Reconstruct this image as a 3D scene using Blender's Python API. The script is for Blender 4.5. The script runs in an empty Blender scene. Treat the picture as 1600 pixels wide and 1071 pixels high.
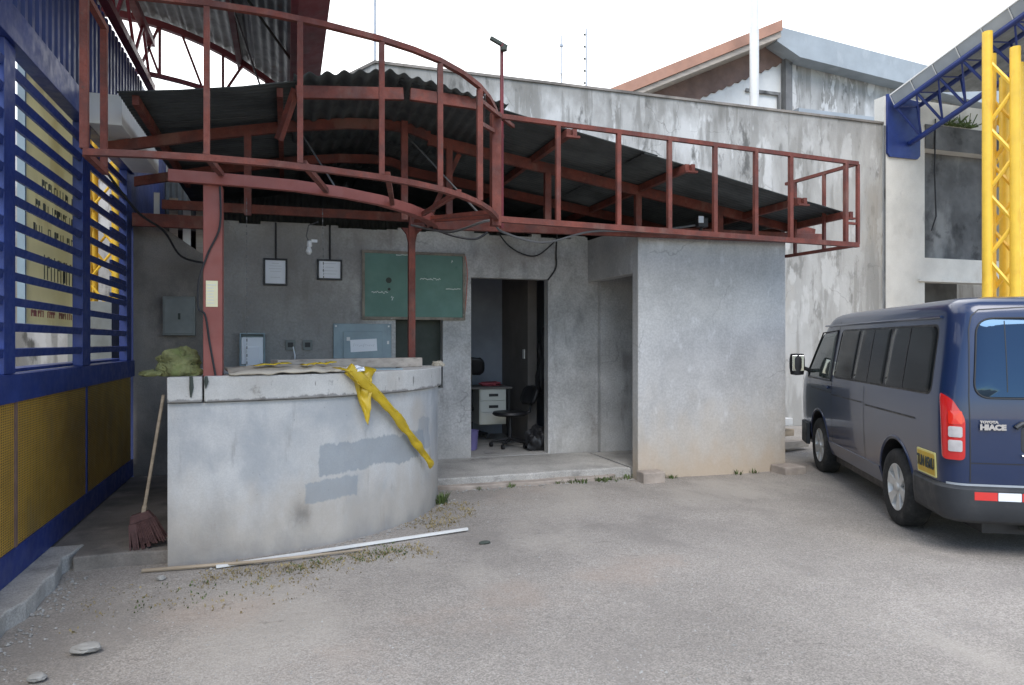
import bpy, bmesh, math, random
from mathutils import Vector, Matrix, Euler, noise as mnoise
random.seed(7)
R = math.radians
S = bpy.context.scene
C = S.collection

# ------------------------------------------------------------------ camera, sky, sun, exposure
cam = bpy.data.cameras.new('camera'); cam.lens = 24.75; cam.sensor_width = 36; cam.clip_end = 2000; cam.clip_start = .05
co = bpy.data.objects.new('camera', cam); C.objects.link(co)
co.location = (0, 0, 1.6); co.rotation_euler = (R(90), 0, -math.atan(353 / 1100)); S.camera = co
SUN_EL, SUN_AZ = R(50), math.atan2(-.22, -.85)
w = bpy.data.worlds.new('World'); S.world = w; w.use_nodes = True
nt = w.node_tree; nt.nodes.clear()
def WN(t, **k):
    n = nt.nodes.new(t)
    for a, b in k.items(): setattr(n, a, b)
    return n
sky = WN('ShaderNodeTexSky', sky_type='NISHITA', sun_disc=False, sun_elevation=SUN_EL, sun_rotation=SUN_AZ, air_density=1.0, dust_density=.4)
tc = WN('ShaderNodeTexCoord'); mp = WN('ShaderNodeMapping'); mp.inputs['Scale'].default_value = (1.6, 1.6, 3.4)
nz = WN('ShaderNodeTexNoise'); nz.inputs['Scale'].default_value = 1.5; nz.inputs['Detail'].default_value = 7; nz.inputs['Roughness'].default_value = .58
sep = WN('ShaderNodeSeparateXYZ')
ma = WN('ShaderNodeMath', operation='MULTIPLY_ADD'); ma.inputs[1].default_value = .42; ma.inputs[2].default_value = .03
ad = WN('ShaderNodeMath', operation='ADD')
cr = WN('ShaderNodeMapRange'); cr.inputs['From Min'].default_value = .47; cr.inputs['From Max'].default_value = .66
b1 = WN('ShaderNodeBackground'); b1.inputs['Strength'].default_value = .105
b2 = WN('ShaderNodeBackground'); b2.inputs['Color'].default_value = (.97, .985, 1, 1); b2.inputs['Strength'].default_value = 1.1
mx = WN('ShaderNodeMixShader'); out = WN('ShaderNodeOutputWorld')
L = nt.links.new
L(tc.outputs['Generated'], mp.inputs['Vector']); L(mp.outputs[0], nz.inputs['Vector']); L(tc.outputs['Generated'], sep.inputs[0])
L(sep.outputs['Y'], ma.inputs[0]); L(ma.outputs[0], ad.inputs[0]); L(nz.outputs['Fac'], ad.inputs[1]); L(ad.outputs[0], cr.inputs['Value'])
L(sky.outputs[0], b1.inputs['Color']); L(cr.outputs[0], mx.inputs[0]); L(b1.outputs[0], mx.inputs[1]); L(b2.outputs[0], mx.inputs[2]); L(mx.outputs[0], out.inputs['Surface'])
sl = bpy.data.lights.new('sun', 'SUN'); sl.energy = 1.25; sl.angle = R(35); sl.color = (1, .965, .91)
so = bpy.data.objects.new('sun', sl); C.objects.link(so)
sd = Vector((math.sin(SUN_AZ) * math.cos(SUN_EL), math.cos(SUN_AZ) * math.cos(SUN_EL), math.sin(SUN_EL)))
so.rotation_euler = sd.to_track_quat('Z', 'Y').to_euler(); so.location = sd * 40
S.view_settings.view_transform = 'Standard'; S.view_settings.look = 'None'; S.view_settings.gamma = 1
S.view_settings.use_curve_mapping = False; S.view_settings.exposure = 1.22

# ------------------------------------------------------------------ materials
def mat(name, col, rough=.7, metal=0., var=.2, vscale=2.5, vstretch=(1, 1, 1), stains=(), bump=.0, bscale=60., fine=0., fscale=90., spec=.5, coat=0., masks=(), detail=6, voro=None, cracks=0.):
    """stains: (colour, scale, stretch, lo, hi, strength[, seed]); masks: (colour, (x0,x1,z0,z1), edge, strength) in object x/z, edges broken by noise"""
    m = bpy.data.materials.new(name); m.use_nodes = True
    n = m.node_tree.nodes; l = m.node_tree.links.new; b = n['Principled BSDF']
    b.inputs['Roughness'].default_value = rough; b.inputs['Metallic'].default_value = metal
    b.inputs['Specular IOR Level'].default_value = spec; b.inputs['Coat Weight'].default_value = coat; b.inputs['Coat Roughness'].default_value = .06
    t = n.new('ShaderNodeTexCoord')
    def noise(scale, stretch=(1, 1, 1), det=detail, seed=0, rg=.6):
        mpn = n.new('ShaderNodeMapping'); mpn.inputs['Scale'].default_value = stretch; mpn.inputs['Location'].default_value = (seed * 3.7, seed * 1.9, seed * 2.3)
        l(t.outputs['Object'], mpn.inputs['Vector'])
        q = n.new('ShaderNodeTexNoise'); q.inputs['Scale'].default_value = scale; q.inputs['Detail'].default_value = det; q.inputs['Roughness'].default_value = rg
        l(mpn.outputs[0], q.inputs['Vector']); return q.outputs['Fac']
    def mix(fac, a, c, mode='MIX'):
        q = n.new('ShaderNodeMix'); q.data_type = 'RGBA'; q.blend_type = mode
        if isinstance(fac, float): q.inputs[0].default_value = fac
        else: l(fac, q.inputs[0])
        for i, v in ((6, a), (7, c)):
            if isinstance(v, tuple): q.inputs[i].default_value = (*v, 1)
            else: l(v, q.inputs[i])
        return q.outputs[2]
    def rng(v, lo, hi, a=0., c=1.):
        q = n.new('ShaderNodeMapRange'); q.inputs['From Min'].default_value = lo; q.inputs['From Max'].default_value = hi
        q.inputs['To Min'].default_value = a; q.inputs['To Max'].default_value = c; q.interpolation_type = 'SMOOTHSTEP'
        l(v, q.inputs['Value']); return q.outputs[0]
    def mul(a, c, op='MULTIPLY'):
        q = n.new('ShaderNodeMath'); q.operation = op
        for i, v in ((0, a), (1, c)):
            if isinstance(v, (int, float)): q.inputs[i].default_value = v
            else: l(v, q.inputs[i])
        return q.outputs[0]
    hi = tuple(min(1, c * (1 + var)) for c in col); lo = tuple(c * (1 - var) for c in col)
    c = mix(rng(noise(vscale, vstretch), .3, .7), lo, hi)
    if fine: c = mix(rng(noise(fscale, det=3, seed=5), .3, .7, 0., 1.), mix(1., c, (1 - fine,) * 3, 'MULTIPLY'), mix(1., c, (1 + fine,) * 3, 'MULTIPLY'))
    if voro:
        q = n.new('ShaderNodeTexVoronoi'); q.inputs['Scale'].default_value = voro[0]; l(t.outputs['Object'], q.inputs['Vector'])
        sx = n.new('ShaderNodeSeparateColor'); l(q.outputs['Color'], sx.inputs[0])
        f = rng(sx.outputs[0], 0, 1, 1 - voro[1], 1 + voro[1])
        cc = n.new('ShaderNodeCombineColor')
        for i in range(3): l(f, cc.inputs[i])
        c = mix(1., c, cc.outputs[0], 'MULTIPLY')
    for k, s in enumerate(stains):
        f = mul(rng(noise(s[1], s[2], seed=(s[6] if len(s) > 6 else k + 1)), s[3], s[4]), s[5])
        c = mix(f, c, s[0])
    if cracks:
        q = n.new('ShaderNodeTexVoronoi'); q.feature = 'DISTANCE_TO_EDGE'; q.inputs['Scale'].default_value = .85
        va = n.new('ShaderNodeVectorMath'); va.operation = 'MULTIPLY_ADD'; nq = n.new('ShaderNodeTexNoise'); nq.inputs['Scale'].default_value = 2.2; nq.inputs['Detail'].default_value = 7
        l(t.outputs['Object'], nq.inputs['Vector']); l(nq.outputs['Color'], va.inputs[0]); va.inputs[1].default_value = (.55, .55, .55); l(t.outputs['Object'], va.inputs[2]); l(va.outputs[0], q.inputs['Vector'])
        c = mix(mul(mul(rng(q.outputs['Distance'], .0015, .007, 1, 0), rng(noise(.9, seed=31), .48, .6)), cracks), c, (.10, .098, .095))
    if masks:
        sp = n.new('ShaderNodeSeparateXYZ'); l(t.outputs['Object'], sp.inputs[0])
        for k, (mc, (x0, x1, z0, z1), e, st) in enumerate(masks):
            soft = e > .1; ee = e if soft else e * .2
            d = mul(mul(noise(5, (1, 1, .6), seed=k + 9), .5, 'SUBTRACT'), e * 3)
            d2 = mul(mul(noise(30, (1, 1, .12), seed=k + 19), .5, 'SUBTRACT'), e * (.3 if soft else 1.3))
            x = mul(sp.outputs[0], d, 'ADD'); z = mul(mul(sp.outputs[2], d, 'ADD'), d2, 'ADD')
            f = mul(mul(rng(x, x0 - ee, x0 + ee), rng(x, x1 - ee, x1 + ee, 1, 0)), mul(rng(z, z0 - ee, z0 + ee), rng(z, z1 - ee, z1 + ee, 1, 0)))
            c = mix(mul(f, st), c, mc)
    l(c, b.inputs['Base Color'])
    if rough > .15:
        l(rng(noise(vscale * 4, seed=3), .3, .7, max(.03, rough - .1), min(1, rough + .1)), b.inputs['Roughness'])
    if bump:
        q = n.new('ShaderNodeBump'); q.inputs['Strength'].default_value = min(1, bump * 1.0); q.inputs['Distance'].default_value = .01
        l(mul(noise(bscale, det=5, seed=2), mul(noise(bscale * .15, det=3, seed=4), 1.5), 'ADD'), q.inputs['Height']); l(q.outputs[0], b.inputs['Normal'])
    return m
DK = (.03, .028, .025)
M = {}
M['ground'] = mat('gravel', (.32, .293, .264), .95, var=.16, vscale=.5, fine=.15, fscale=100, voro=(120, .2), bump=.6, bscale=110, spec=.2,
                  stains=[((.24, .22, .20), 1.3, (1, .7, 1), .50, .70, .6), ((.42, .385, .34), .9, (1, .5, 1), .52, .68, .55), ((.38, .30, .245), .55, (1, 1, 1), .58, .72, .4), ((.13, .12, .11), 5, (1, 1, 1), .64, .74, .5), ((.30, .27, .23), 14, (1, 1, 1), .58, .70, .45), ((.58, .55, .51), 30, (1, 1, 1), .68, .74, .6)])
M['slab'] = mat('worn_concrete', (.40, .385, .36), .9, var=.2, vscale=2, fine=.2, bump=.6, bscale=50, stains=[((.15, .145, .14), 3, (1, 1, 1), .55, .7, .6)])
M['plaster'] = mat('cement_plaster', (.47, .465, .455), .92, cracks=.35, var=.22, vscale=1.6, fine=.14, fscale=45, bump=.5, bscale=40, spec=.25,
                   stains=[((.48, .47, .455), 2.6, (1, 1, .8), .5, .7, .55), ((.20, .20, .20), 2.0, (1.4, 1, .5), .56, .74, .55), ((.20, .19, .18), 7, (1, 1, .2), .54, .72, .5), ((.58, .58, .58), 12, (1, 1, .6), .60, .72, .5), ((.24, .21, .18), 1.1, (1, 1, 1), .5, .68, .5)],
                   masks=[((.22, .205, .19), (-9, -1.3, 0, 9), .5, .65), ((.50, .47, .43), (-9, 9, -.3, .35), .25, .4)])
M['boxplaster'] = mat('smooth_cement_plaster', (.46, .455, .445), .92, cracks=.3, var=.14, vscale=1.1, fine=.10, fscale=45, bump=.3, bscale=30, spec=.25,
                      stains=[((.55, .54, .52), 2.2, (1, 1, .8), .5, .7, .5), ((.33, .33, .33), 1.8, (1.4, 1, .7), .56, .74, .5), ((.66, .66, .66), 9, (1, 1, .5), .58, .70, .5), ((.36, .355, .35), 6, (1, 1, .25), .60, .74, .4)],
                      masks=[((.46, .35, .25), (-3, 9, -.3, .26), .25, .7), ((.50, .42, .32), (-3, 9, -.3, .7), .4, .4)])
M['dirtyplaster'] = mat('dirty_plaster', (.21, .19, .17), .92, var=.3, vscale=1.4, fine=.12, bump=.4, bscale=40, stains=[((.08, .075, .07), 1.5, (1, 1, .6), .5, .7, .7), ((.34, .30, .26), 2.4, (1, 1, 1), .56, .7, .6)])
M['counter'] = mat('painted_counter_plaster', (.53, .525, .51), .85, var=.1, vscale=1.6, fine=.06, bump=.25, bscale=45, spec=.3,
                   stains=[((.33, .35, .37), 1.9, (1, 1, .7), .46, .68, .7), ((.41, .355, .29), 1.3, (1, 1, .8), .52, .7, .55), ((.20, .19, .18), 5, (1, 1, .6), .66, .76, .55), ((.56, .57, .58), 4, (1, 1, .4), .60, .72, .6), ((.25, .24, .23), 9, (1, 1, .15), .60, .72, .5), ((.16, .155, .15), 36, (1, 1, .6), .68, .74, .6)],
                   masks=[((.42, .36, .29), (-.5, 3, -.2, .42), .3, .6), ((.25, .245, .24), (-.5, 3.5, -.6, .04), .14, .7), ((.03, .03, .03), (.855, .965, .215, .325), .105, .9), ((.2, .2, .2), (-.5, .5, -.2, .35), .3, .4), ((.225, .26, .29), (1.06, 2.02, .56, .80), .05, .62), ((.25, .285, .315), (.95, 1.36, .36, .52), .045, .62), ((.27, .30, .33), (1.95, 2.10, .60, .90), .04, .5)])
M['cap'] = mat('grimy_white_paint', (.52, .505, .475), .8, var=.1, vscale=3, fine=.06, bump=.3, bscale=40, stains=[((.10, .09, .08), 4.5, (1, 1, .9), .63, .72, .8), ((.42, .38, .33), 2.2, (1, 1, .6), .5, .7, .55), ((.12, .11, .10), 16, (1, 1, .3), .63, .70, .7), ((.16, .15, .14), 40, (1, 1, 1), .66, .72, .6)],
               masks=[((.17, .16, .15), (-9, 9, 1.0, 1.19), .03, .75)])
M['rearwall'] = mat('weathered_whitewash', (.43, .425, .41), .93, cracks=.6, var=.1, vscale=1, fine=.09, bump=.35, bscale=25, spec=.2,
                    stains=[((.58, .58, .57), 1.0, (1.3, 1, .6), .47, .60, .75), ((.27, .265, .25), 1.4, (1.3, 1, .30), .48, .66, .75), ((.19, .185, .17), 4.5, (1, 1, .12), .53, .62, .65), ((.24, .235, .22), 2.0, (1, 1, .2), .52, .60, .65), ((.07, .07, .065), 3.2, (1, 1, .4), .58, .68, .75), ((.66, .66, .65), 2.6, (1, 1, .35), .57, .62, .7), ((.40, .34, .26), .8, (1, 1, .5), .56, .72, .5), ((.12, .12, .11), 9, (1, 1, .3), .64, .74, .5)],
                    masks=[((.19, .185, .17), (-20, 20, 5.7, 6.3), .4, .6), ((.33, .32, .30), (3.5, 7, 0, 6), .6, .45)])
M['rightwall'] = mat('cream_wall', (.66, .64, .59), .9, var=.1, vscale=1.3, fine=.05, bump=.2, bscale=25, stains=[((.52, .49, .44), 2, (1, 1, .5), .55, .7, .6), ((.3, .29, .27), 3, (1, 1, .35), .68, .78, .6)])
M['grime_shade'] = mat('grey_infill', (.13, .13, .13), .9, var=.35, vscale=1.2, stains=[((.30, .30, .29), 1.1, (1, 1, .6), .52, .7, .8), ((.04, .04, .04), 1.6, (1, 1, 1), .55, .66, .8)])
M['red'] = mat('red_oxide_paint', (.15, .037, .024), .7, var=.3, vscale=5, fine=.12, bump=.2, bscale=40, stains=[((.10, .035, .028), 5, (1, 1, 1), .48, .64, .8), ((.22, .12, .09), 3, (1, 1, .4), .56, .68, .5), ((.22, .08, .055), 9, (1, 1, 1), .60, .72, .6), ((.09, .05, .04), 22, (1, 1, 1), .63, .70, .6)])
M['redcol'] = mat('faded_red_paint', (.27, .082, .066), .6, var=.12, vscale=3, stains=[((.24, .09, .075), 4, (1, 1, .3), .55, .72, .6)])
M['maroon'] = mat('maroon_paint', (.17, .022, .028), .5, var=.15, vscale=2, stains=[((.09, .02, .02), 4, (1, 1, .5), .52, .7, .6)])
M['zinc'] = mat('old_zinc_sheet', (.20, .21, .21), .6, metal=.3, var=.25, vscale=2, vstretch=(1, 1, 1), stains=[((.10, .11, .115), 3, (1, 1, 1), .5, .68, .7), ((.16, .10, .07), 4, (1, 1, 1), .62, .74, .6)])
M['darkzinc'] = mat('dark_zinc_sheet', (.075, .085, .085), .65, metal=.2, var=.3, vscale=2, stains=[((.04, .045, .045), 3, (.4, 1, 1), .5, .68, .6), ((.15, .15, .14), 3, (.3, 2, 1), .6, .74, .5)])
M['blue'] = mat('blue_paint', (.018, .040, .19), .45, var=.15, vscale=3, stains=[((.05, .065, .20), 4, (1, 1, .5), .52, .7, .5), ((.06, .07, .12), 15, (1, 1, 1), .62, .72, .35)])
M['darkblue'] = mat('blue_cladding', (.035, .055, .19), .5, var=.2, vscale=2, stains=[((.03, .035, .07), 2, (1, 1, .4), .5, .7, .6)])
M['gutter'] = mat('grey_gutter_panel', (.33, .36, .39), .5, var=.1, vscale=2)
M['white'] = mat('white_paint', (.72, .72, .70), .6, var=.06, vscale=3, stains=[((.5, .47, .42), 3, (1, 1, .6), .6, .75, .5)])
M['yellow'] = mat('yellow_paint', (.84, .53, .05), .45, var=.08, vscale=3, stains=[((.62, .33, .03), 4, (1, 1, .5), .55, .72, .5)])
M['black'] = mat('black_plastic', (.018, .018, .02), .5, var=.2)
M['cable'] = mat('black_cable', (.02, .02, .022), .6, var=.2)
M['greycable'] = mat('grey_cable', (.12, .12, .12), .6, var=.2)
M['wood'] = mat('raw_wood', (.36, .29, .21), .8, var=.2, vscale=5, vstretch=(.3, 4, 4), stains=[((.2, .16, .12), 6, (.4, 3, 3), .55, .7, .6)])
M['greywood'] = mat('grey_plank', (.40, .35, .30), .85, var=.18, vscale=5, vstretch=(.3, 4, 4), stains=[((.2, .17, .14), 6, (.4, 3, 3), .55, .7, .6)])
M['green'] = mat('green_chalkboard', (.13, .24, .20), .75, var=.12, vscale=2, stains=[((.17, .30, .26), 2.5, (1, 1, 1), .52, .7, .6), ((.05, .13, .11), 8, (1, 1, 1), .64, .72, .5)])
M['boardframe'] = mat('worn_board_frame', (.24, .21, .17), .8, var=.25, vscale=9, stains=[((.5, .48, .44), 12, (1, 1, 1), .62, .7, .7)])
M['chalk'] = mat('chalk_mark', (.62, .68, .64), .9, var=.1)
M['paper'] = mat('white_paper', (.84, .86, .90), .8, var=.03)
M['print'] = mat('grey_print', (.62, .64, .66), .8, var=.1)
M['fadedink'] = mat('faded_dark_print', (.16, .17, .13), .8, var=.25, vscale=8)
M['ink'] = mat('dark_print', (.05, .06, .05), .8, var=.1)
M['panelgrey'] = mat('grey_blue_enamel', (.26, .34, .38), .5, var=.1, vscale=3, stains=[((.14, .18, .19), 4, (1, 1, .4), .55, .7, .5)])
M['boxgrey'] = mat('old_grey_enamel', (.20, .215, .205), .6, var=.15, vscale=3, stains=[((.11, .11, .10), 3, (1, 1, .5), .52, .7, .6)])
M['steel'] = mat('dull_steel', (.42, .43, .44), .4, metal=.6, var=.1)
M['plastic'] = mat('yellow_plastic_film', (.55, .38, .022), .35, var=.15, vscale=6, stains=[((.42, .29, .02), 7, (1, 1, 1), .55, .7, .5)])
M['net'] = mat('green_yellow_net_sack', (.17, .175, .07), .8, var=.3, vscale=10, bump=.8, bscale=60, stains=[((.14, .17, .05), 9, (1, 1, 1), .52, .66, .7), ((.28, .27, .12), 12, (1, 1, 1), .58, .7, .5)])
M['card'] = mat('dirty_cardboard', (.46, .41, .33), .85, var=.15, vscale=4, stains=[((.25, .21, .16), 5, (1, 1, 1), .58, .7, .6)])
M['dryplant'] = mat('dry_grass', (.25, .20, .10), .9, var=.3, vscale=8)
M['weed'] = mat('weed_green', (.075, .11, .03), .8, var=.35, vscale=9)
M['stone'] = mat('grey_stone', (.31, .30, .28), .95, var=.2, vscale=4, bump=.5, bscale=30)
M['brick'] = mat('concrete_block', (.35, .30, .26), .95, var=.2, vscale=5, bump=.5, bscale=40)
M['broomred'] = mat('maroon_bristles', (.085, .042, .04), .8, var=.3, vscale=20)
M['signcream'] = mat('cream_sign', (.82, .76, .50), .6, var=.06, vscale=2, stains=[((.55, .50, .33), 2, (1, 1, .6), .55, .7, .5)])
M['signred'] = mat('red_print', (.55, .20, .16), .7, var=.1)
M['orange'] = mat('orange_roof_sheet', (.40, .215, .15), .7, var=.12, vscale=2)
M['brown'] = mat('brown_gable_sheet', (.19, .12, .095), .7, var=.2, vscale=3)
M['bluegrey'] = mat('blue_grey_fascia', (.35, .385, .41), .6, var=.1, vscale=1.5, stains=[((.50, .53, .55), 2, (1, 1, .5), .55, .7, .5)])
M['inside'] = mat('room_plaster', (.30, .33, .39), .9, var=.15, vscale=1.5)
M['insidebrown'] = mat('room_partition', (.20, .18, .165), .9, var=.15, vscale=1.5)
M['drawer'] = mat('white_drawer', (.62, .62, .56), .5, var=.05)
M['purple'] = mat('purple_plastic', (.22, .19, .42), .4, var=.1)
M['redcloth'] = mat('red_cloth', (.35, .07, .09), .8, var=.2)
# van
M['paint'] = mat('dark_blue_metallic', (.0025, .016, .064), .28, metal=.05, var=.04, vscale=2, coat=.65, stains=[((.05, .052, .055), .8, (1, 1, .8), .5, .8, .06)],
                 masks=[((.09, .085, .08), (-9, 9, -.3, .5), .2, .12)])
M['glass'] = mat('tinted_glass', (.010, .012, .013), .08, var=.05, spec=.12); M['mirrorglass'] = mat('reflective_tinted_glass', (.010, .013, .016), .04, var=.05, spec=.6); M['mirrorglass'].node_tree.nodes['Principled BSDF'].inputs['IOR'].default_value = 1.75; M['mirrorglass'].node_tree.nodes['Principled BSDF'].inputs['Specular Tint'].default_value = (.35, .62, 1, 1)  # rear pane: blue of the reflected sky is put into the specular tint
M['glassclear'] = mat('lightly_tinted_glass', (.05, .065, .06), .06, var=.1, spec=.6)
pb = M['paint'].node_tree.nodes['Principled BSDF']; M['paint'].node_tree.links.remove(pb.inputs['Roughness'].links[0]); pb.inputs['Roughness'].default_value = .32
M['rubber'] = mat('tyre_rubber', (.022, .022, .022), .85, var=.25, vscale=12, stains=[((.09, .085, .075), 4, (1, 1, 1), .55, .72, .6)])
M['bumper'] = mat('dark_grey_bumper', (.030, .033, .038), .55, var=.12, vscale=3, stains=[((.09, .085, .08), 3, (1, 1, 1), .55, .75, .5)])
M['alloy'] = mat('silver_alloy', (.62, .62, .60), .4, metal=.4, var=.1, vscale=8)
M['chrome'] = mat('chrome', (.75, .76, .78), .12, metal=1., var=.02)
M['lampred'] = mat('red_lens', (.52, .012, .012), .15, var=.1, coat=1.)
M['lampwhite'] = mat('clear_lens', (.48, .46, .46), .15, var=.1, vscale=20, coat=1.)
M['lampclearred'] = mat('bright_red_lens', (.66, .02, .012), .15, var=.1, coat=1.)
M['reflred'] = mat('red_reflector', (.60, .035, .03), .4, var=.06)
M['reflwhite'] = mat('white_reflector', (.74, .78, .82), .4, var=.04)
M['plateyellow'] = mat('yellow_plate', (.58, .38, .04), .5, var=.08)
M['platelight'] = mat('pale_yellow_edge', (.72, .66, .25), .5, var=.05)
def mesh_metal():
    m = mat('yellow_expanded_metal', (.45, .26, .034), .6, var=.2, vscale=1.5, stains=[((.30, .20, .07), 1.7, (1, 1, .5), .5, .7, .6), ((.20, .12, .04), 5, (1, 1, .3), .6, .75, .5)])
    n = m.node_tree.nodes; l = m.node_tree.links.new; b = n['Principled BSDF']
    src = b.inputs['Base Color'].links[0].from_socket
    t = n.new('ShaderNodeTexCoord'); sp = n.new('ShaderNodeSeparateXYZ'); l(t.outputs['Object'], sp.inputs[0])
    def mth(op, a, c=None):
        q = n.new('ShaderNodeMath'); q.operation = op
        for i, v in ((0, a), (1, c)):
            if v is None: continue
            if isinstance(v, (int, float)): q.inputs[i].default_value = v
            else: l(v, q.inputs[i])
        return q.outputs[0]
    u = mth('MULTIPLY', sp.outputs[1], 105.); v = mth('MULTIPLY', sp.outputs[2], 200.)
    h = mth('MULTIPLY', mth('SINE', mth('ADD', u, v)), mth('SINE', mth('SUBTRACT', u, v)))
    r = n.new('ShaderNodeMapRange'); r.inputs['From Min'].default_value = .15; r.inputs['From Max'].default_value = .5; l(h, r.inputs['Value'])
    q = n.new('ShaderNodeMix'); q.data_type = 'RGBA'; l(r.outputs[0], q.inputs[0]); l(src, q.inputs[6]); q.inputs[7].default_value = (.07, .05, .03, 1)
    l(q.outputs[2], b.inputs['Base Color'])
    bp = n.new('ShaderNodeBump'); bp.inputs['Strength'].default_value = .6; bp.inputs['Distance'].default_value = .004; bp.invert = True
    l(h, bp.inputs['Height']); l(bp.outputs[0], b.inputs['Normal'])
    return m
M['mesh'] = mesh_metal()

def translucent_sign():
    m = mat('translucent_cream_sign', (.80, .76, .55), .6, var=.06, vscale=2, stains=[((.60, .52, .30), 2, (1, 1, .6), .55, .7, .5)])
    n = m.node_tree.nodes; l = m.node_tree.links.new; b = n['Principled BSDF']; o = n['Material Output']
    t = n.new('ShaderNodeBsdfTranslucent'); l(b.inputs['Base Color'].links[0].from_socket, t.inputs['Color'])
    x = n.new('ShaderNodeMixShader'); x.inputs[0].default_value = .6; l(b.outputs[0], x.inputs[1]); l(t.outputs[0], x.inputs[2]); l(x.outputs[0], o.inputs['Surface'])
    return m
M['signpanel'] = translucent_sign()

# ------------------------------------------------------------------ geometry helpers
class MB:
    def __init__(s): s.v = []; s.f = []; s.mi = []
    def add(s, vs, fs, mi=0):
        o = len(s.v); s.v += [tuple(p) for p in vs]; s.f += [tuple(i + o for i in f) for f in fs]; s.mi += [mi] * len(fs); return s
    def box(s, a, b, mi=0, mtx=None):
        x0, y0, z0 = a; x1, y1, z1 = b
        vs = [Vector(p) for p in ((x0, y0, z0), (x1, y0, z0), (x1, y1, z0), (x0, y1, z0), (x0, y0, z1), (x1, y0, z1), (x1, y1, z1), (x0, y1, z1))]
        if mtx is not None: vs = [mtx @ p for p in vs]
        return s.add(vs, [(0, 3, 2, 1), (4, 5, 6, 7), (0, 1, 5, 4), (1, 2, 6, 5), (2, 3, 7, 6), (3, 0, 4, 7)], mi)
    def beam(s, p, q, w, h, up=(0, 0, 1), mi=0):
        """rectangular bar from p to q; h along up"""
        p, q = Vector(p), Vector(q); d = (q - p).normalized(); up = Vector(up)
        if abs(d.dot(up)) > .98: up = Vector((0, 1, 0))
        sd = d.cross(up).normalized(); u = sd.cross(d).normalized()
        vs = [e + sd * a * w / 2 + u * b * h / 2 for e in (p, q) for a, b in ((-1, -1), (1, -1), (1, 1), (-1, 1))]
        return s.add(vs, [(0, 1, 2, 3), (7, 6, 5, 4), (0, 4, 5, 1), (1, 5, 6, 2), (2, 6, 7, 3), (3, 7, 4, 0)], mi)
    def tube(s, pts, r, n=8, cap=True, mi=0, sx=1., up=None):
        pts = [Vector(p) for p in pts]; rr = r if isinstance(r, (list, tuple)) else [r] * len(pts); vs = []; fs = []
        ref = None
        for i, p in enumerate(pts):
            d = (pts[min(i + 1, len(pts) - 1)] - pts[max(i - 1, 0)]).normalized()
            if ref is None:
                ref = Vector(up) if up else (Vector((0, 0, 1)) if abs(d.z) < .9 else Vector((1, 0, 0)))
            a = d.cross(ref).normalized(); b = a.cross(d).normalized(); ref = b
            for k in range(n):
                t = 2 * math.pi * k / n; vs.append(p + (a * math.cos(t) * sx + b * math.sin(t)) * rr[i])
        for i in range(len(pts) - 1):
            for k in range(n): fs.append((i * n + k, i * n + (k + 1) % n, (i + 1) * n + (k + 1) % n, (i + 1) * n + k))
        if cap: fs += [tuple(range(n))[::-1], tuple(range((len(pts) - 1) * n, len(pts) * n))]
        return s.add(vs, fs, mi)
    def sweep(s, pts, w, h, mi=0):
        """rectangular section swept along a path, section kept upright"""
        pts = [Vector(p) for p in pts]; vs = []; fs = []
        for i, p in enumerate(pts):
            d = (pts[min(i + 1, len(pts) - 1)] - pts[max(i - 1, 0)]); d.z = 0; d.normalize(); a = Vector((d.y, -d.x, 0))
            for u, v in ((-1, -1), (1, -1), (1, 1), (-1, 1)): vs.append(p + a * u * w / 2 + Vector((0, 0, v * h / 2)))
        for i in range(len(pts) - 1):
            for k in range(4): fs.append((i * 4 + k, i * 4 + (k + 1) % 4, i * 4 + 4 + (k + 1) % 4, i * 4 + 4 + k))
        e = (len(pts) - 1) * 4
        return s.add(vs, fs + [(3, 2, 1, 0), (e, e + 1, e + 2, e + 3)], mi)
    def prism(s, poly, a, b, axis='y', mi=0):
        n = len(poly)
        def pt(u, v, t): return {'y': (u, t, v), 'z': (u, v, t), 'x': (t, u, v)}[axis]
        vs = [pt(u, v, a) for u, v in poly] + [pt(u, v, b) for u, v in poly]
        fs = [tuple(range(n)), tuple(range(2 * n - 1, n - 1, -1))] + [(i, i + n, (i + 1) % n + n, (i + 1) % n) for i in range(n)]
        return s.add(vs, fs, mi)
    def lathe(s, prof, n=24, c=(0, 0, 0), axis='z', mi=0, cap=True):
        vs = []; fs = []
        for r, z in prof:
            for k in range(n):
                t = 2 * math.pi * k / n; a, b = r * math.cos(t), r * math.sin(t)
                vs.append(Vector(c) + Vector({'z': (a, b, z), 'y': (a, z, b), 'x': (z, a, b)}[axis]))
        for i in range(len(prof) - 1):
            for k in range(n): fs.append((i * n + k, i * n + (k + 1) % n, (i + 1) * n + (k + 1) % n, (i + 1) * n + k))
        if cap: fs += [tuple(range(n))[::-1], tuple(range((len(prof) - 1) * n, len(prof) * n))]
        return s.add(vs, fs, mi)
    def corr(s, p0, U, V, amp=.009, pitch=.076, nv=2, sag=0., spl=6, mi=0, prof=None, jit=0., ends=None):
        """corrugated sheet: waves counted across U, running along V"""
        p0, U, V = Vector(p0), Vector(U), Vector(V); N = U.cross(V).normalized(); n = max(2, int(U.length / pitch * spl)); vs = []; fs = []
        for j in range(nv + 1):
            for i in range(n + 1):
                u, v = i / n, j / nv
                a = amp * math.sin(2 * math.pi * U.length * u / pitch)
                p = p0 + U * u + V * v + N * a - Vector((0, 0, sag * math.sin(math.pi * v)))
                if prof: p = p + prof(u, v)
                if jit: p += Vector((0, 0, jit * mnoise.noise(p * 2.3)))
                vs.append(p)
        for j in range(nv):
            for i in range(n): fs.append((j * (n + 1) + i, j * (n + 1) + i + 1, (j + 1) * (n + 1) + i + 1, (j + 1) * (n + 1) + i))
        return s.add(vs, fs, mi)
W = {}
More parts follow.
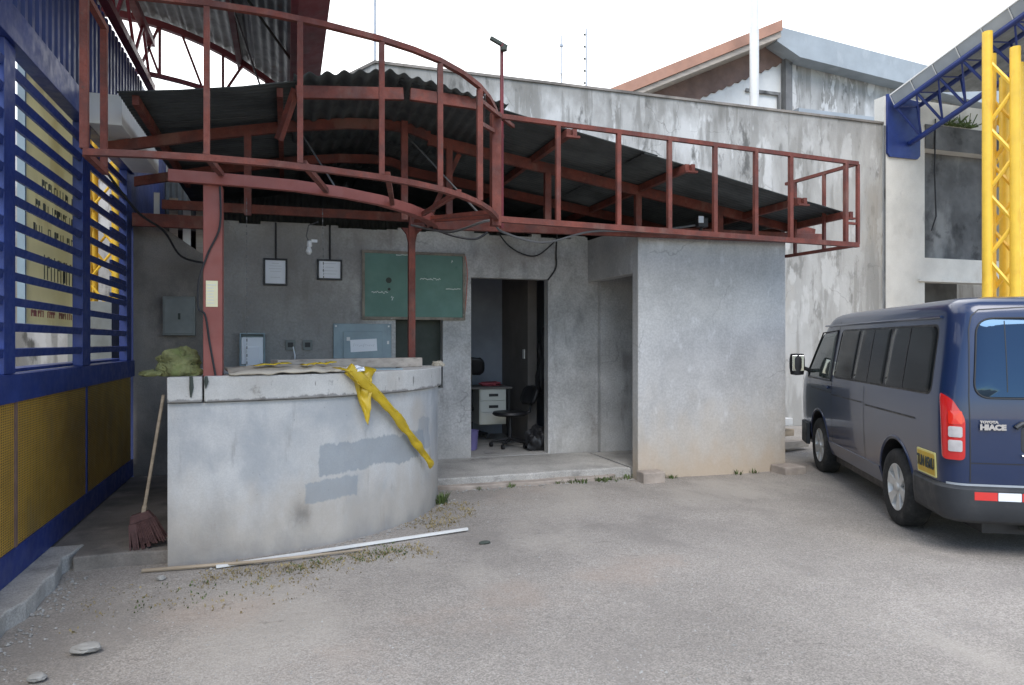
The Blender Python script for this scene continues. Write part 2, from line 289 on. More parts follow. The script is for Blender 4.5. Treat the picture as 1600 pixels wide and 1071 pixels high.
def tag(o, label=None, cat=None, group=None, kind=None):
    for k, v in (('label', label), ('category', cat), ('group', group), ('kind', kind)):
        if v: o[k] = v
    return o
def thing(name, label, cat, loc=(0, 0, 0), rotz=0, group=None):
    o = bpy.data.objects.new(name, None); C.objects.link(o); o.location = loc; o.rotation_euler = (0, 0, rotz); W[o.name] = Vector(loc)
    o.empty_display_size = .1
    return tag(o, label, cat, group)
def obj(name, mb, m, parent=None, smooth=False, bevel=0, origin=None, local=False, solid=0, seg=2, flat_normals=False):
    off = Vector((0, 0, 0))
    if parent is not None and not local: off = W[parent.name]
    elif origin is not None: off = Vector(origin)
    me = bpy.data.meshes.new(name); me.from_pydata([tuple(Vector(p) - off) for p in mb.v], [], mb.f)
    for x in (m if isinstance(m, (list, tuple)) else [m]): me.materials.append(M[x] if isinstance(x, str) else x)
    for p, k in zip(me.polygons, mb.mi): p.material_index = k; p.use_smooth = smooth
    b = bmesh.new(); b.from_mesh(me)
    if not solid: bmesh.ops.recalc_face_normals(b, faces=b.faces)
    b.to_mesh(me); b.free(); me.update()
    o = bpy.data.objects.new(name, me); C.objects.link(o)
    if parent is not None: o.parent = parent; W[o.name] = off
    elif origin is not None: o.location = off; W[o.name] = off
    else: W[o.name] = Vector((0, 0, 0))
    if solid:
        q = o.modifiers.new('thickness', 'SOLIDIFY'); q.thickness = solid; q.offset = 0
    if bevel:
        q = o.modifiers.new('edge', 'BEVEL'); q.width = bevel; q.segments = seg; q.limit_method = 'ANGLE'; q.angle_limit = R(40)
    if smooth and me.polygons: me.set_sharp_from_angle(angle=R(45))
    return o
def text_mb(txt, size, mtx, depth=.002, mi=0, mb=None, squash=1., bold=0.):
    cu = bpy.data.curves.new('lettering', 'FONT'); cu.body = txt; cu.size = size; cu.extrude = depth / 2; cu.align_x = 'CENTER'; cu.align_y = 'CENTER'; cu.offset = bold; cu.resolution_u = 3
    o = bpy.data.objects.new('lettering', cu); C.objects.link(o)
    dg = bpy.context.evaluated_depsgraph_get(); me = bpy.data.meshes.new_from_object(o.evaluated_get(dg))
    mb = mb or MB(); mb.add([mtx @ Vector((p.co.x * squash, p.co.y, p.co.z)) for p in me.vertices], [tuple(p.vertices) for p in me.polygons], mi)
    bpy.data.objects.remove(o); bpy.data.curves.remove(cu); bpy.data.meshes.remove(me)
    return mb
FRONT = Matrix.Rotation(R(90), 4, 'X')                      # text standing up, read from -Y
def wall_holes(mb, x0, x1, z0, z1, y0, y1, holes, mi=0):
    xs = sorted({x0, x1, *[h[0] for h in holes], *[h[1] for h in holes]}); zs = sorted({z0, z1, *[h[2] for h in holes], *[h[3] for h in holes]})
    def solid(i, j):
        if i < 0 or j < 0 or i >= len(xs) - 1 or j >= len(zs) - 1: return False
        cx, cz = (xs[i] + xs[i + 1]) / 2, (zs[j] + zs[j + 1]) / 2
        return not any(a < cx < b and c < cz < d for a, b, c, d in holes)
    for i in range(len(xs) - 1):
        for j in range(len(zs) - 1):
            if not solid(i, j): continue
            a, b, c, d = xs[i], xs[i + 1], zs[j], zs[j + 1]
            mb.add([(a, y0, c), (b, y0, c), (b, y0, d), (a, y0, d)], [(0, 1, 2, 3)], mi); mb.add([(a, y1, c), (b, y1, c), (b, y1, d), (a, y1, d)], [(3, 2, 1, 0)], mi)
            if not solid(i - 1, j): mb.add([(a, y0, c), (a, y0, d), (a, y1, d), (a, y1, c)], [(0, 1, 2, 3)], mi)
            if not solid(i + 1, j): mb.add([(b, y0, c), (b, y0, d), (b, y1, d), (b, y1, c)], [(3, 2, 1, 0)], mi)
            if not solid(i, j - 1): mb.add([(a, y0, c), (b, y0, c), (b, y1, c), (a, y1, c)], [(3, 2, 1, 0)], mi)
            if not solid(i, j + 1): mb.add([(a, y0, d), (b, y0, d), (b, y1, d), (a, y1, d)], [(0, 1, 2, 3)], mi)
    return mb

# ------------------------------------------------------------------ ground
def gz(x, y):
    return .018 * mnoise.noise(Vector((x * .7, y * .7, 0))) + .006 * mnoise.noise(Vector((x * 3.1, y * 3.1, 4)))
mb = MB(); nx, ny = 150, 120; vs = []
for j in range(ny + 1):
    for i in range(nx + 1):
        x, y = -6 + 20 * i / nx, -2 + 16 * j / ny
        e = min(1, min(x + 6, 14 - x, y + 2, 14 - y) / 1.0)
        vs.append((x, y, gz(x, y) * e))
mb.add(vs, [(j * (nx + 1) + i, j * (nx + 1) + i + 1, (j + 1) * (nx + 1) + i + 1, (j + 1) * (nx + 1) + i) for j in range(ny) for i in range(nx)])
B = 900
for a, b, c, d in ((-B, -B, B, -2), (-B, 14, B, B), (-B, -2, -6, 14), (14, -2, B, 14)): mb.add([(a, b, 0), (c, b, 0), (c, d, 0), (a, d, 0)], [(0, 1, 2, 3)])
tag(obj('ground', mb, 'ground', smooth=True), kind='structure')

# broken pavement strip beside the blue wall, and the floor of the passage behind it
poly = [(-1.95, 1.0), (-1.42, 1.0)]
y = 1.25
while y < 5.95:
    poly.append((-1.44 + random.uniform(-.035, .03), y)); y += random.uniform(.06, .2)
poly += [(-1.45, 5.9), (-1.95, 5.9)]
tag(obj('pavement_strip', MB().prism(poly, -.1, .115, 'z'), 'slab', bevel=.012), kind='structure')
tag(obj('passage_floor', MB().prism([(-1.95, 5.905), (-1.44, 5.905), (-1.42, 5.62), (-1.1, 5.64), (-.78, 5.6), (-.78, 8.79), (-1.95, 8.79)], -.1, .10, 'z'), 'dirtyplaster', bevel=.012), kind='structure')
# step slab in front of the doors
poly = [(1.2, 8.79), (1.2, 7.62)]
x = 1.5
while x < 3.85:
    poly.append((x, 7.56 + random.uniform(-.03, .03))); x += random.uniform(.1, .28)
poly += [(3.885, 7.5), (3.885, 8.79)]
tag(obj('step_slab', MB().prism(poly, -.1, .118, 'z'), 'slab', bevel=.015), kind='structure')
poly = [(1.5, 7.6), (1.62, 7.5)] + [(1.8 + k * .16, 7.44 + random.uniform(-.03, .03)) for k in range(12)] + [(3.75, 7.6)]
tag(obj('step_footing', MB().prism(poly, -.1, .045, 'z'), 'brick', bevel=.015), kind='structure')

# ------------------------------------------------------------------ concrete kiosk building
K = thing('kiosk_building', 'grey cement plastered building with open doorway and projecting box room', 'building', (2.3, 8.8, 0))
mb = wall_holes(MB(), -.74, 6.0, 0, 2.99, 8.8, 8.95, [(2.27, 3.33, .12, 2.44), (1.30, 1.90, 1.02, 1.89), (4.1, 5.8, -1, 2.6)][:2])
# ragged top course
x = -.74
while x < 3.9:
    wd = random.uniform(.12, .3); mb.box((x, 8.803, 2.985), (min(x + wd, 3.9), 8.947, 2.99 + random.uniform(.0, .05))); x += wd
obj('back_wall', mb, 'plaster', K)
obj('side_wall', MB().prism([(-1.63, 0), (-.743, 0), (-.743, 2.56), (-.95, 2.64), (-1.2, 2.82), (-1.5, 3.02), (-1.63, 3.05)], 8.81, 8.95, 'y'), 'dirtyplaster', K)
def boxfront():
    m = MB(); nxs, nzs = 14, 18; vs = []
    return m.box((3.9, 7.35, -.05), (5.96, 7.5, 2.86))
obj('box_front', boxfront(), 'boxplaster', K, bevel=.012)
obj('box_side', MB().box((5.81, 7.503, -.05), (5.957, 9.6, 2.855)), 'boxplaster', K)
obj('lintel', MB().box((3.903, 7.503, 2.42), (4.05, 8.797, 2.985)), 'boxplaster', K, bevel=.008)
obj('box_back', MB().box((4.052, 8.70, .12), (5.80, 8.797, 2.9)), 'plaster', K)
obj('box_floor', MB().box((3.9, 7.503, -.05), (5.80, 8.697, .121)), 'slab', K)
obj('room_floor', MB().box((1.0, 8.953, -.05), (5.0, 11.1, .121)), 'slab', K)
obj('room_rear_wall', MB().box((1.0, 11.0, .12), (5.0, 11.12, 2.95)), 'inside', K)
obj('room_left_wall', MB().box((.9, 8.953, .12), (1.0, 11.0, 2.95)), 'inside', K)
obj('room_right_wall', MB().box((4.6, 8.953, .12), (4.72, 10.997, 2.95)), 'insidebrown', K)
obj('window_dark_fill', MB().box((1.26, 8.955, .98), (1.94, 8.985, 1.93)), 'ink', K)  # added dark panel standing in for the unlit room behind the window
p = obj('partition', MB().box((3.36, 9.72, .122), (3.50, 10.997, 2.9)), 'insidebrown', K)
obj('light_switch', MB().box((3.345, 9.84, 1.36), (3.362, 9.92, 1.50)), 'white', p, bevel=.003)
obj('room_ceiling', MB().box((-1.6, 8.955, 2.9), (5.95, 11.1, 2.985)), 'insidebrown', K)

# ------------------------------------------------------------------ counter
def ell(t, a=2.31, b=1.9, cx=-.8, cy=7.4): return (cx + a * math.sin(t), cy - b * math.cos(t))
T90 = math.pi / 2
K2 = thing('counter', 'curved grey concrete counter with a white painted top band under the red canopy', 'counter', (-.8, 7.4, 0))
def curved(a, b, th, z0, z1, t0, t1, n=40):
    mb = MB(); vs = []; fs = []
    for i in range(n + 1):
        t = t0 + (t1 - t0) * i / n; o = ell(t, a, b); q = ell(t, a - th, b - th)
        vs += [(o[0], o[1], z0), (o[0], o[1], z1), (q[0], q[1], z1), (q[0], q[1], z0)]
    for i in range(n):
        for k in range(4): fs.append((i * 4 + k, i * 4 + (k + 1) % 4, i * 4 + 4 + (k + 1) % 4, i * 4 + 4 + k))
    fs += [(3, 2, 1, 0), (n * 4, n * 4 + 1, n * 4 + 2, n * 4 + 3)]
    return mb.add(vs, fs)
obj('counter_body', curved(2.31, 1.9, .16, -.05, 1.165, 0, T90), 'counter', K2, smooth=True)
for t0, t1 in ((0, .098), (.103, 1.31), (1.314, T90)):
    obj('cap_block', curved(2.345, 1.935, .36, 1.17 + random.uniform(0, .004), 1.355 + random.uniform(-.004, .004), t0, t1, 26 if t1 - t0 > .5 else 5), 'cap', K2, smooth=True, bevel=.008)
obj('side_panel', MB().box((-.80, 5.66, -.05), (-.66, 7.4, 1.16)), 'counter', K2)
obj('side_cap', MB().box((-.83, 5.83, 1.168), (-.47, 7.4, 1.352)), 'cap', K2, bevel=.008)
obj('spill', MB().tube([(-.643, 5.462, 1.36), (-.64, 5.460, 1.28), (-.645, 5.463, 1.21)], [.012, .016, .005], 6).tube([(-.545, 5.468, 1.358), (-.543, 5.466, 1.32), (-.548, 5.468, 1.27)], [.010, .017, .003], 6), 'ink', K2, smooth=True)

# ------------------------------------------------------------------ red steel canopy
K3 = thing('steel_canopy', 'rusty red steel canopy of dark corrugated sheets with curved railing frame over the counter', 'canopy', (1.2, 7.2, 0))
RIDGE, ZR = .85, 3.93
def zroof(x): return ZR - .172 * (x - RIDGE) if x > RIDGE else ZR - .165 * (RIDGE - x)
def roofy(x): return 6.22 + .03 * (x - 1.8)
# right slope: sheets side by side along Y, waves run down the slope
ys = [6.22, 7.04, 7.86, 8.68, 9.5, 10.32]
for k in range(6):
    for x0, x1, dz in ((.95, 3.55, .012), (3.40, 5.97, 0)):
        y0 = ys[k]; p0 = (x0, y0 + .03 * (x0 - 1.8), zroof(x0) + dz); U = (0, .85, 0); V = (x1 - x0, .03 * (x1 - x0), zroof(x1) - zroof(x0))
        obj('roof_sheet', MB().corr(p0, U, V, nv=6, sag=.006, jit=.012), 'darkzinc', K3, smooth=True, solid=.002)
# left slope
for k in range(6):
    y0 = ys[k]; x0, x1 = -1.27, .12
    obj('roof_sheet', MB().corr((x0, y0, zroof(x0)), (0, .85, 0), (x1 - x0, 0, zroof(x1) - zroof(x0)), nv=6, sag=.01, jit=.02), 'darkzinc', K3, smooth=True, solid=.002)
# crown: curved sheets bent over the ridge, waves facing the yard
def crown(u, v):
    x = .08 + 1.84 * u
    return Vector((0, 0, .045 * math.cos((x - RIDGE) * 1.6) - .03 + .012 * mnoise.noise(Vector((x * 5, v * 3, 1)))))
for y0, d in ((6.10, 1.7), (7.7, 1.8), (9.4, 1.75)):
    m = MB(); n = 150; vs = []
    for j in range(9):
        for i in range(n + 1):
            x = .06 + 1.87 * i / n; v = j / 8
            am = .020 - .008 * (i / n)
            vs.append((x, y0 + d * v, zroof(x) + .02 - .10 * v * (y0 < 7) + am * math.sin(x * 2 * math.pi / (.15 - .03 * i / n)) + .02 * mnoise.noise(Vector((x * 1.7, v * 2, 1)))))
    m.add(vs, [(j * (n + 1) + i, j * (n + 1) + i + 1, (j + 1) * (n + 1) + i + 1, (j + 1) * (n + 1) + i) for j in range(8) for i in range(n)])
    obj('ridge_sheet', m, 'darkzinc', K3, smooth=True, solid=.003)
obj('dark_filler_sheet', MB().corr((-1.62, 10.9, 2.99), (7.5, 0, 0), (0, 0, .95), nv=1), 'darkzinc', K3, smooth=True, solid=.002)  # added sheet that keeps the gap above the wall dark
# front fascia channels under the crown
obj('fascia_beam', MB().beam((.08, 6.18, 3.70), (.98, 6.18, 3.78), .05, .105), 'red', K3, bevel=.004)
obj('fascia_beam', MB().beam((1.04, 6.18, 3.785), (1.70, 6.18, 3.76), .05, .105), 'red', K3, bevel=.004)
obj('fascia_post', MB().beam((-.06, 6.4, 3.35), (.08, 6.25, 3.75), .05, .06), 'red', K3)
# rafters: main truss at y 7.2 and a second one near the back wall
def rafter(y, w=.05, h=.10):
    m = MB()
    pts = [(-1.58, 3.36), (-.8, 3.54), (.05, 3.71), (.6, 3.79), (1.0, 3.81), (1.22, 3.795), (1.42, 3.73)]
    m.sweep([(x, y, z) for x, z in pts], w, h); return m
obj('arched_rafter', rafter(7.2), 'red', K3)
obj('rafter', MB().beam((1.40, 7.2, 3.70), (6.30, 7.25, 2.965), .05, .11), 'red', K3)
obj('arched_rafter', rafter(8.6), 'red', K3)
obj('rafter', MB().beam((1.40, 8.6, 3.70), (6.0, 8.6, 3.02), .05, .11), 'red', K3)
obj('bottom_chord', MB().beam((1.2, 7.2, 2.83), (6.42, 7.23, 2.90), .06, .12), 'red', K3, bevel=.004)
obj('wall_beam', MB().beam((-1.3, 8.55, 3.12), (3.2, 8.55, 3.12), .05, .10), 'red', K3)
obj('rear_chord', MB().beam((-1.58, 8.5, 2.93), (-.75, 8.5, 2.93), .06, .14), 'red', K3)
for x in (2.72, 3.82, 4.9): obj('truss_post', MB().beam((x, 7.21, 2.90), (x, 7.21, 3.70 - .15 * (x - 1.4) - .05), .07, .06), 'red', K3)
for x, y0, x2, z2 in ((1.12, 7.0, 1.12, 3.80), (1.62, 7.2, 1.62, 3.68), (-.35, 7.2, -.35, 3.62)):
    obj('truss_post', MB().beam((x, y0, 2.82), (x2, y0, z2), .065, .055), 'red', K3)
obj('diagonal_strut', MB().beam((1.45, 7.3, 2.95), (1.75, 7.3, 3.60), .05, .05), 'red', K3)
# purlins along Y with their stub ends past the front verge
for x in (-1.15, -.05, 2.55, 3.85, 5.25, 6.0 - .12):
    yy = roofy(max(x, 1.8)) - .07 if x > 2 else 6.3
    pz = zroof(x) - .055
    obj('purlin', MB().beam((x, yy, pz), (x, 9.5, pz), .05, .075, up=(0, 0, 1)), 'red', K3)
    if x > 2: obj('purlin_stub', MB().box((x - .05, yy - .05, pz - .055), (x + .09, yy - .003, pz - .035)).box((x + .02, yy - .045, pz - .034), (x + .06, yy - .004, pz + .03)), 'red', K3)
# curved edge beam over the counter, double channel
cb = [(-.80, 5.52), (-.66, 5.53), (-.3, 5.55), (.06, 5.60), (.42, 5.74), (.76, 5.96), (1.05, 6.26), (1.28, 6.58), (1.42, 6.9), (1.46, 7.14)]
obj('curved_beam', MB().sweep([(x, y, 2.79) for x, y in cb], .055, .085), 'redcol', K3, bevel=.004)
obj('curved_beam', MB().sweep([(x * .97 - .0, y + .10, 2.81) for x, y in cb], .05, .075), 'redcol', K3, bevel=.004)
# columns
obj('front_column', MB().box((-.575, 5.56, 1.35), (-.445, 5.69, 2.75)), 'redcol', K3, bevel=.006)
obj('rear_column', MB().box((1.19, 7.155, 1.345), (1.26, 7.225, 2.80)), 'red', K3, bevel=.005)
obj('column_bracket', MB().prism([(1.12, 2.77), (1.34, 2.77), (1.28, 2.71), (1.26, 2.62), (1.19, 2.62), (1.17, 2.71)], 7.17, 7.21, 'y'), 'red', K3)
# outer railing frame: bow and straight run
bow = [(-1.06, 4.42), (-.75, 4.37), (-.43, 4.35), (-.1, 4.365), (.22, 4.42), (.57, 4.52), (.80, 4.62), (1.0, 4.74), (1.2, 4.91), (1.38, 5.12), (1.52, 5.34), (1.63, 5.56), (1.70, 5.72)]
ZB, ZT = 2.65, 3.53
def rail_pts(z): return [(x, y, z) for x, y in bow]
E0, E1, E2 = (1.74, 5.75), (5.87, 6.09), (5.80, 7.15)
obj('bow_rail', MB().sweep(rail_pts(ZB), .04, .036), 'red', K3, smooth=False)
obj('bow_rail', MB().sweep(rail_pts(ZT), .036, .034), 'red', K3)
obj('straight_rail', MB().beam((*E0, ZB), (*E1, ZB), .05, .05), 'red', K3)
obj('straight_rail', MB().beam((*E0, ZT), (*E1, ZT), .035, .04), 'red', K3)
obj('return_rail', MB().beam((*E1, ZB), (*E2, ZB), .035, .035), 'red', K3)
obj('return_rail', MB().beam((*E1, ZT), (*E2, ZT), .035, .035), 'red', K3)
obj('return_rail', MB().beam((-1.06, 4.45, ZB), (-1.06, 4.9, ZB), .034, .034), 'red', K3)
obj('return_rail', MB().beam((-1.06, 4.45, ZT), (-1.06, 4.9, ZT), .034, .034), 'red', K3)
for x, y, wd in ((-1.06, 4.42, .040), (-1.06, 4.86, .036), (-.43, 4.35, .032), (.08, 4.39, .034), (.58, 4.525, .034), (1.005, 4.745, .036), (1.39, 5.13, .042)):
    obj('rail_post', MB().box((x - wd / 2, y - wd / 2, ZB + .02), (x + wd / 2, y + wd / 2, ZT - .02)), 'red', K3)
obj('corner_post', MB().box((1.655, 5.70, ZB - .06), (1.735, 5.78, ZT + .02)), 'red', K3)
for f in (.132, .281, .415, .543, .664, .774, .888 + .07):
    x, y = E0[0] + (E1[0] - E0[0]) * f, E0[1] + (E1[1] - E0[1]) * f
    obj('rail_post', MB().box((x - .02, y - .02, ZB + .02), (x + .02, y + .02, ZT - .02)), 'red', K3)
for q in (E1, (5.835, 6.55), (5.81, 7.0)):
    obj('rail_post', MB().box((q[0] - .016, q[1] - .016, ZB + .01), (q[0] + .016, q[1] + .016, ZT - .01)), 'red', K3)
obj('cross_strut', MB().beam((5.70, 6.08, 2.88), (5.86, 6.1, 2.88), .025, .025), 'red', K3)
# outriggers carrying the railing
for a, b in (((.30, 5.66, 2.78), (.10, 4.42, 2.68)), ((.86, 6.0, 2.78), (.62, 4.55, 2.68)), ((1.2, 6.4, 2.78), (1.18, 4.92, 2.68)), ((1.3, 6.6, 2.78), (1.62, 5.6, 2.68)), ((-.45, 5.55, 2.83), (-.44, 4.40, 2.68)), ((1.25, 7.1, 2.83), (1.70, 5.8, 2.68))):
    obj('outrigger', MB().beam(a, b, .035, .035), 'red', K3)
for a, b in (((.10, 7.15, 3.70), (.42, 6.2, 2.9)), ((1.15, 7.15, 3.72), (1.75, 6.3, 2.75)), ((1.35, 7.3, 3.6), (2.1, 7.2, 2.8)), ((1.45, 5.2, 3.5), (1.72, 6.2, 3.55))):
    obj('tie_rod', MB().tube([a, b], .008, 6), 'greycable', K3)
for a, b in (((1.40, 5.13, 3.42), (2.0, 6.2, 3.60)), ((1.40, 5.13, 3.25), (1.9, 6.2, 3.5))):
    obj('top_outrigger', MB().beam(a, b, .03, .03), 'red', K3)

# loose boards above the side wall
for k in range(5):
    x = -1.42 + k * .14 + random.uniform(-.02, .02)
    o = obj('loose_board', MB().box((x, 8.83, 2.62), (x + random.uniform(.05, .09), 8.85, 3.30 - k * .05)), ['white', 'greywood', 'white', 'greywood', 'wood'][k], origin=(x, 8.84, 2.62))
    tag(o, ['whitish board standing at the fence end of the row above the dirty wall', 'weathered plank standing second from the blue fence above the dirty wall', 'whitish board standing in the middle of the row above the dirty wall', 'weathered plank standing fourth from the blue fence above the dirty wall', 'brown plank standing nearest the red column above the dirty wall'][k], 'board', 'boards standing above the dirty side wall')

# ------------------------------------------------------------------ blue and yellow louvred wall on the left
XF = -1.63
K4 = thing('louvred_wall', 'blue painted metal wall with horizontal slats above yellow mesh panels', 'metal wall', (XF, 6.9, 0))
obj('base_beam', MB().box((XF - .05, 2.5, .115), (XF + .005, 8.78, .30)), 'blue', K4, bevel=.004)
obj('middle_beam', MB().box((XF - .09, 2.5, 1.225), (XF + .02, 8.78, 1.40)), 'blue', K4, bevel=.004)
obj('sill_beam', MB().box((XF - .25, 2.5, 1.402), (XF - .092, 8.78, 1.425)), 'blue', K4)
obj('top_beam', MB().box((XF - .09, 2.5, 3.475), (XF + .02, 8.78, 3.70)), 'blue', K4, bevel=.004)
for y0, y1 in ((2.6, 3.55), (3.58, 5.205), (5.245, 6.875), (6.915, 8.72)):
    obj('mesh_panel', MB().box((XF - .03, y0, .302), (XF - .01, y1, 1.223)), 'mesh', K4)
for y in (3.565, 5.225, 6.895): obj('panel_rib', MB().box((XF - .04, y - .018, .302), (XF, y + .018, 1.223)), 'brown' if y < 6 else 'blue', K4)
for y0, y1 in ((3.3, 3.5), (5.05, 5.24), (6.80, 7.05), (8.55, 8.78)):
    obj('post', MB().box((XF - .09, y0, 1.402), (XF - .012, y1, 3.473)), 'blue', K4, bevel=.004)
for k in range(12):
    z = 1.535 + k * .163
    for y0, y1 in ((3.52, 5.03), (5.26, 6.78), (7.07, 8.53)):
        m = Matrix.Translation((XF - .03, 0, z)) @ Matrix.Rotation(R(14 + random.uniform(-3, 3)), 4, 'Y')
        obj('slat', MB().box((-.014, y0 - .018, -.027), (.014, y1 + .018, .027), mtx=m), 'blue', K4)
# extra close slats in the far bay
for k in range(7):
    z = 2.0 + k * .163 + .08
    obj('slat', MB().box((XF - .045, 7.9, z - .02), (XF - .02, 8.54, z + .02)), 'blue', K4)
# ribbed cladding above
def ribbed(y0, y1):
    mb = MB(); pts = []; y = y0
    while y < y1 - .01:
        pts += [(XF - .01, y), (XF - .01, y + .055), (XF - .045, y + .07), (XF - .045, y + .125)]; y += .14
    vs = [(x, yy, 3.702) for x, yy in pts] + [(x, yy, 4.72) for x, yy in pts]; n = len(pts)
    return mb.add(vs, [(i, i + 1, n + i + 1, n + i) for i in range(n - 1)])
for y0 in (2.6, 3.72, 4.84, 5.96, 7.08, 8.20): obj('cladding_sheet', ribbed(y0, y0 + 1.16), 'darkblue', K4, solid=.003)
obj('end_cladding', MB().box((XF - .06, 8.955, 0), (XF - .02, 11.19, 4.70)), 'darkblue', K4)
obj('end_cladding', MB().box((XF - .06, 8.782, 2.9), (XF - .02, 8.953, 4.70)), 'darkblue', K4)

# interior seen through the slats
o = obj('shed_wall', MB().box((-4.5, 3, 0), (-4.35, 16, 5.2)), 'white', origin=(-4.4, 9, 0)); tag(o, 'white wall of the shed interior seen low through the blue slats', 'wall')
K5 = thing('sign_board', 'cream sign board with dark lettering and a red bottom line behind the blue slats', 'sign', (-1.86, 6.9, 1.7))
obj('board', MB().add([(-1.86, 6.13, 1.73), (-1.86, 7.66, 1.73), (-1.86, 7.66, 3.75), (-1.86, 6.13, 3.75)], [(0, 1, 2, 3)]), 'signpanel', K5, solid=.003)
obj('board_edge', MB().box((-1.90, 6.10, 1.70), (-1.85, 7.69, 1.725)).box((-1.90, 6.095, 1.726), (-1.85, 6.125, 3.75)), 'panelgrey', K5)
random.seed(33)
def strokes(y0, y1, z, h, step, wd, m, nm):                    # print too blurred and barred by the slats to be read
    mb = MB(); y = y0
    while y < y1:
        if random.random() > .16:
            mb.box((-1.857, y, z - h / 2), (-1.855, y + wd, z + h / 2 * random.uniform(.7, 1)))
            if random.random() > .5: mb.box((-1.857, y + wd, z + h * random.choice((-.45, 0, .3))), (-1.855, y + step * .8, z + h * .46))
        y += step * random.uniform(.85, 1.15)
    obj(nm, mb, m, K5)['kind'] = 'stuff'
strokes(6.5, 7.5, 2.86, .10, .075, .018, 'fadedink', 'lettering'); strokes(6.35, 7.6, 2.68, .09, .06, .014, 'fadedink', 'lettering'); strokes(6.3, 7.6, 2.49, .09, .06, .014, 'fadedink', 'lettering')
strokes(6.55, 7.5, 2.21, .20, .085, .022, 'fadedink', 'lettering'); strokes(6.25, 7.6, 1.83, .055, .055, .022, 'signred', 'lettering')
obj('lower_cabinet', MB().box((-2.4, 9.3, 0), (-1.95, 10.7, 2.08)), 'boxgrey', K4)
def lattice_column(name, label, group, c, w, h, mat_='yellow', r=.045, pitch=.42, zw=.016, rot=0, ztop=None):
    k = thing(name, label, 'column', (c[0], c[1], 0), 0, group)
    cs = [(-w / 2, -w / 2), (w / 2, -w / 2), (w / 2, w / 2), (-w / 2, w / 2)]
    cs = [(c[0] + x * math.cos(rot) - y * math.sin(rot), c[1] + x * math.sin(rot) + y * math.cos(rot)) for x, y in cs]
    hs = ztop or [h] * 4
    for (x, y), hh in zip(cs, hs): obj('chord', MB().tube([(x, y, 0), (x, y, hh)], r, 14), mat_, k, smooth=True)
    for i in range(4):
        a, b = cs[i], cs[(i + 1) % 4]; z = .25; sgn = 0; lim = min(hs[i], hs[(i + 1) % 4])
        while z + pitch < lim:
            p, q = (a, b) if sgn else (b, a)
            obj('lattice_bar', MB().tube([(*p, z), (*q, z + pitch)], zw, 6), mat_, k, smooth=True); z += pitch; sgn ^= 1
    obj('base_plate', MB().box((c[0] - w * .8, c[1] - w * .8, 0), (c[0] + w * .8, c[1] + w * .8, .02)), mat_, k)
    return k
lattice_column('lattice_column', 'yellow lattice column inside the shed seen through the blue slats', 'yellow lattice columns', (-2.15, 9.9), .30, 4.4)

# ------------------------------------------------------------------ vaulted roof above the left wall
K6 = thing('vaulted_roof', 'curved corrugated roof on dark red trusses rising at top left', 'roof', (-1.63, 9.4, 4.6))
def zv(x): return 5.56 - .17 * (x + 2.1) ** 2
xs = [-2.15, -1.2, -.42, .10]
for x0, x1 in zip(xs[:-1], xs[1:]):
    def curvep(u, v, x0=x0, x1=x1):
        x = x0 + (x1 - x0) * u
        return Vector((0, 0, zv(x) - (zv(x0) + (zv(x1) - zv(x0)) * u)))
    for y0, y1 in ((2.2, 5.9), (5.8, 9.5)):
        obj('vault_sheet', MB().corr((x0, y0, zv(x0) + (.014 if y0 < 3 else 0)), (x1 - x0 + (.04 if x1 < 0 else 0), 0, zv(x1) - zv(x0)), (0, y1 - y0, 0), amp=.013, pitch=.11, nv=1, prof=curvep), 'zinc', K6, smooth=True, solid=.002)
obj('edge_gutter', MB().prism([(.10, 4.52), (.37, 4.60), (.40, 5.02), (.33, 5.03), (.28, 4.72), (.10, 4.66)], 2.2, 9.52, 'y'), 'maroon', K6)
obj('edge_board', MB().box((.04, 2.2, 4.50), (.098, 9.52, 4.62)), 'maroon', K6)
def arch(y, nm='arch_chord'):
    up = [(x, y, zv(x) - .07) for x in [-2.15 + .235 * i for i in range(12)]]
    obj('arch_chord', MB().sweep(up, .08, .08), 'maroon', K6)
    lo = [(x, y, 4.78 + (x + 4.8) * -.0 if False else zv(x) - .07 - .62 * math.sin(math.pi * min(1, max(0, (x + 4.4) / 4.85))) ** .6 - .02) for x in [-2.15 + .235 * i for i in range(12)]]
    obj('arch_chord', MB().sweep(lo, .05, .05), 'maroon', K6)
    for i in range(1, 11):
        if i % 3 != 1: obj('web_bar', MB().beam(lo[i], up[i - 1] if i % 2 else up[i + 1], .028, .028), 'maroon', K6)
        if i % 3 == 0: obj('web_bar', MB().beam(lo[i], up[i], .03, .03), 'maroon', K6)
arch(9.35); arch(5.2); 
# longitudinal truss on top of the louvred wall
obj('wall_truss_chord', MB().beam((-1.55, 2.4, 4.68), (-1.55, 9.45, 4.68), .08, .08), 'maroon', K6)
obj('wall_truss_chord', MB().beam((-1.55, 2.4, 5.22), (-1.55, 9.45, 5.22), .08, .08), 'maroon', K6)
y = 2.6; k = 0
while y < 9.1:
    obj('web_bar', MB().beam((-1.55, y, 4.70 if k % 2 else 5.2), (-1.55, y + .45, 5.2 if k % 2 else 4.70), .03, .03), 'maroon', K6); y += .45; k += 1
for x in (-.62, -1.05 + .1):
    pass
obj('long_purlin', MB().beam((-.55, 2.4, zv(-.55) - .06), (-.55, 9.5, zv(-.55) - .06), .06, .10), 'maroon', K6)

for a, b in (((-.9, 6.0, 5.15), (.2, 8.6, 4.7)), ((-.3, 5.0, 4.95), (.15, 6.6, 4.7))):
    obj('brace_rod', MB().tube([a, b], .014, 6), 'ink', K6)
obj('hanging_rod', MB().tube([(-.55, 7.2, 5.0), (-.30, 9.2, 4.75)], .012, 6), 'greycable', K6)

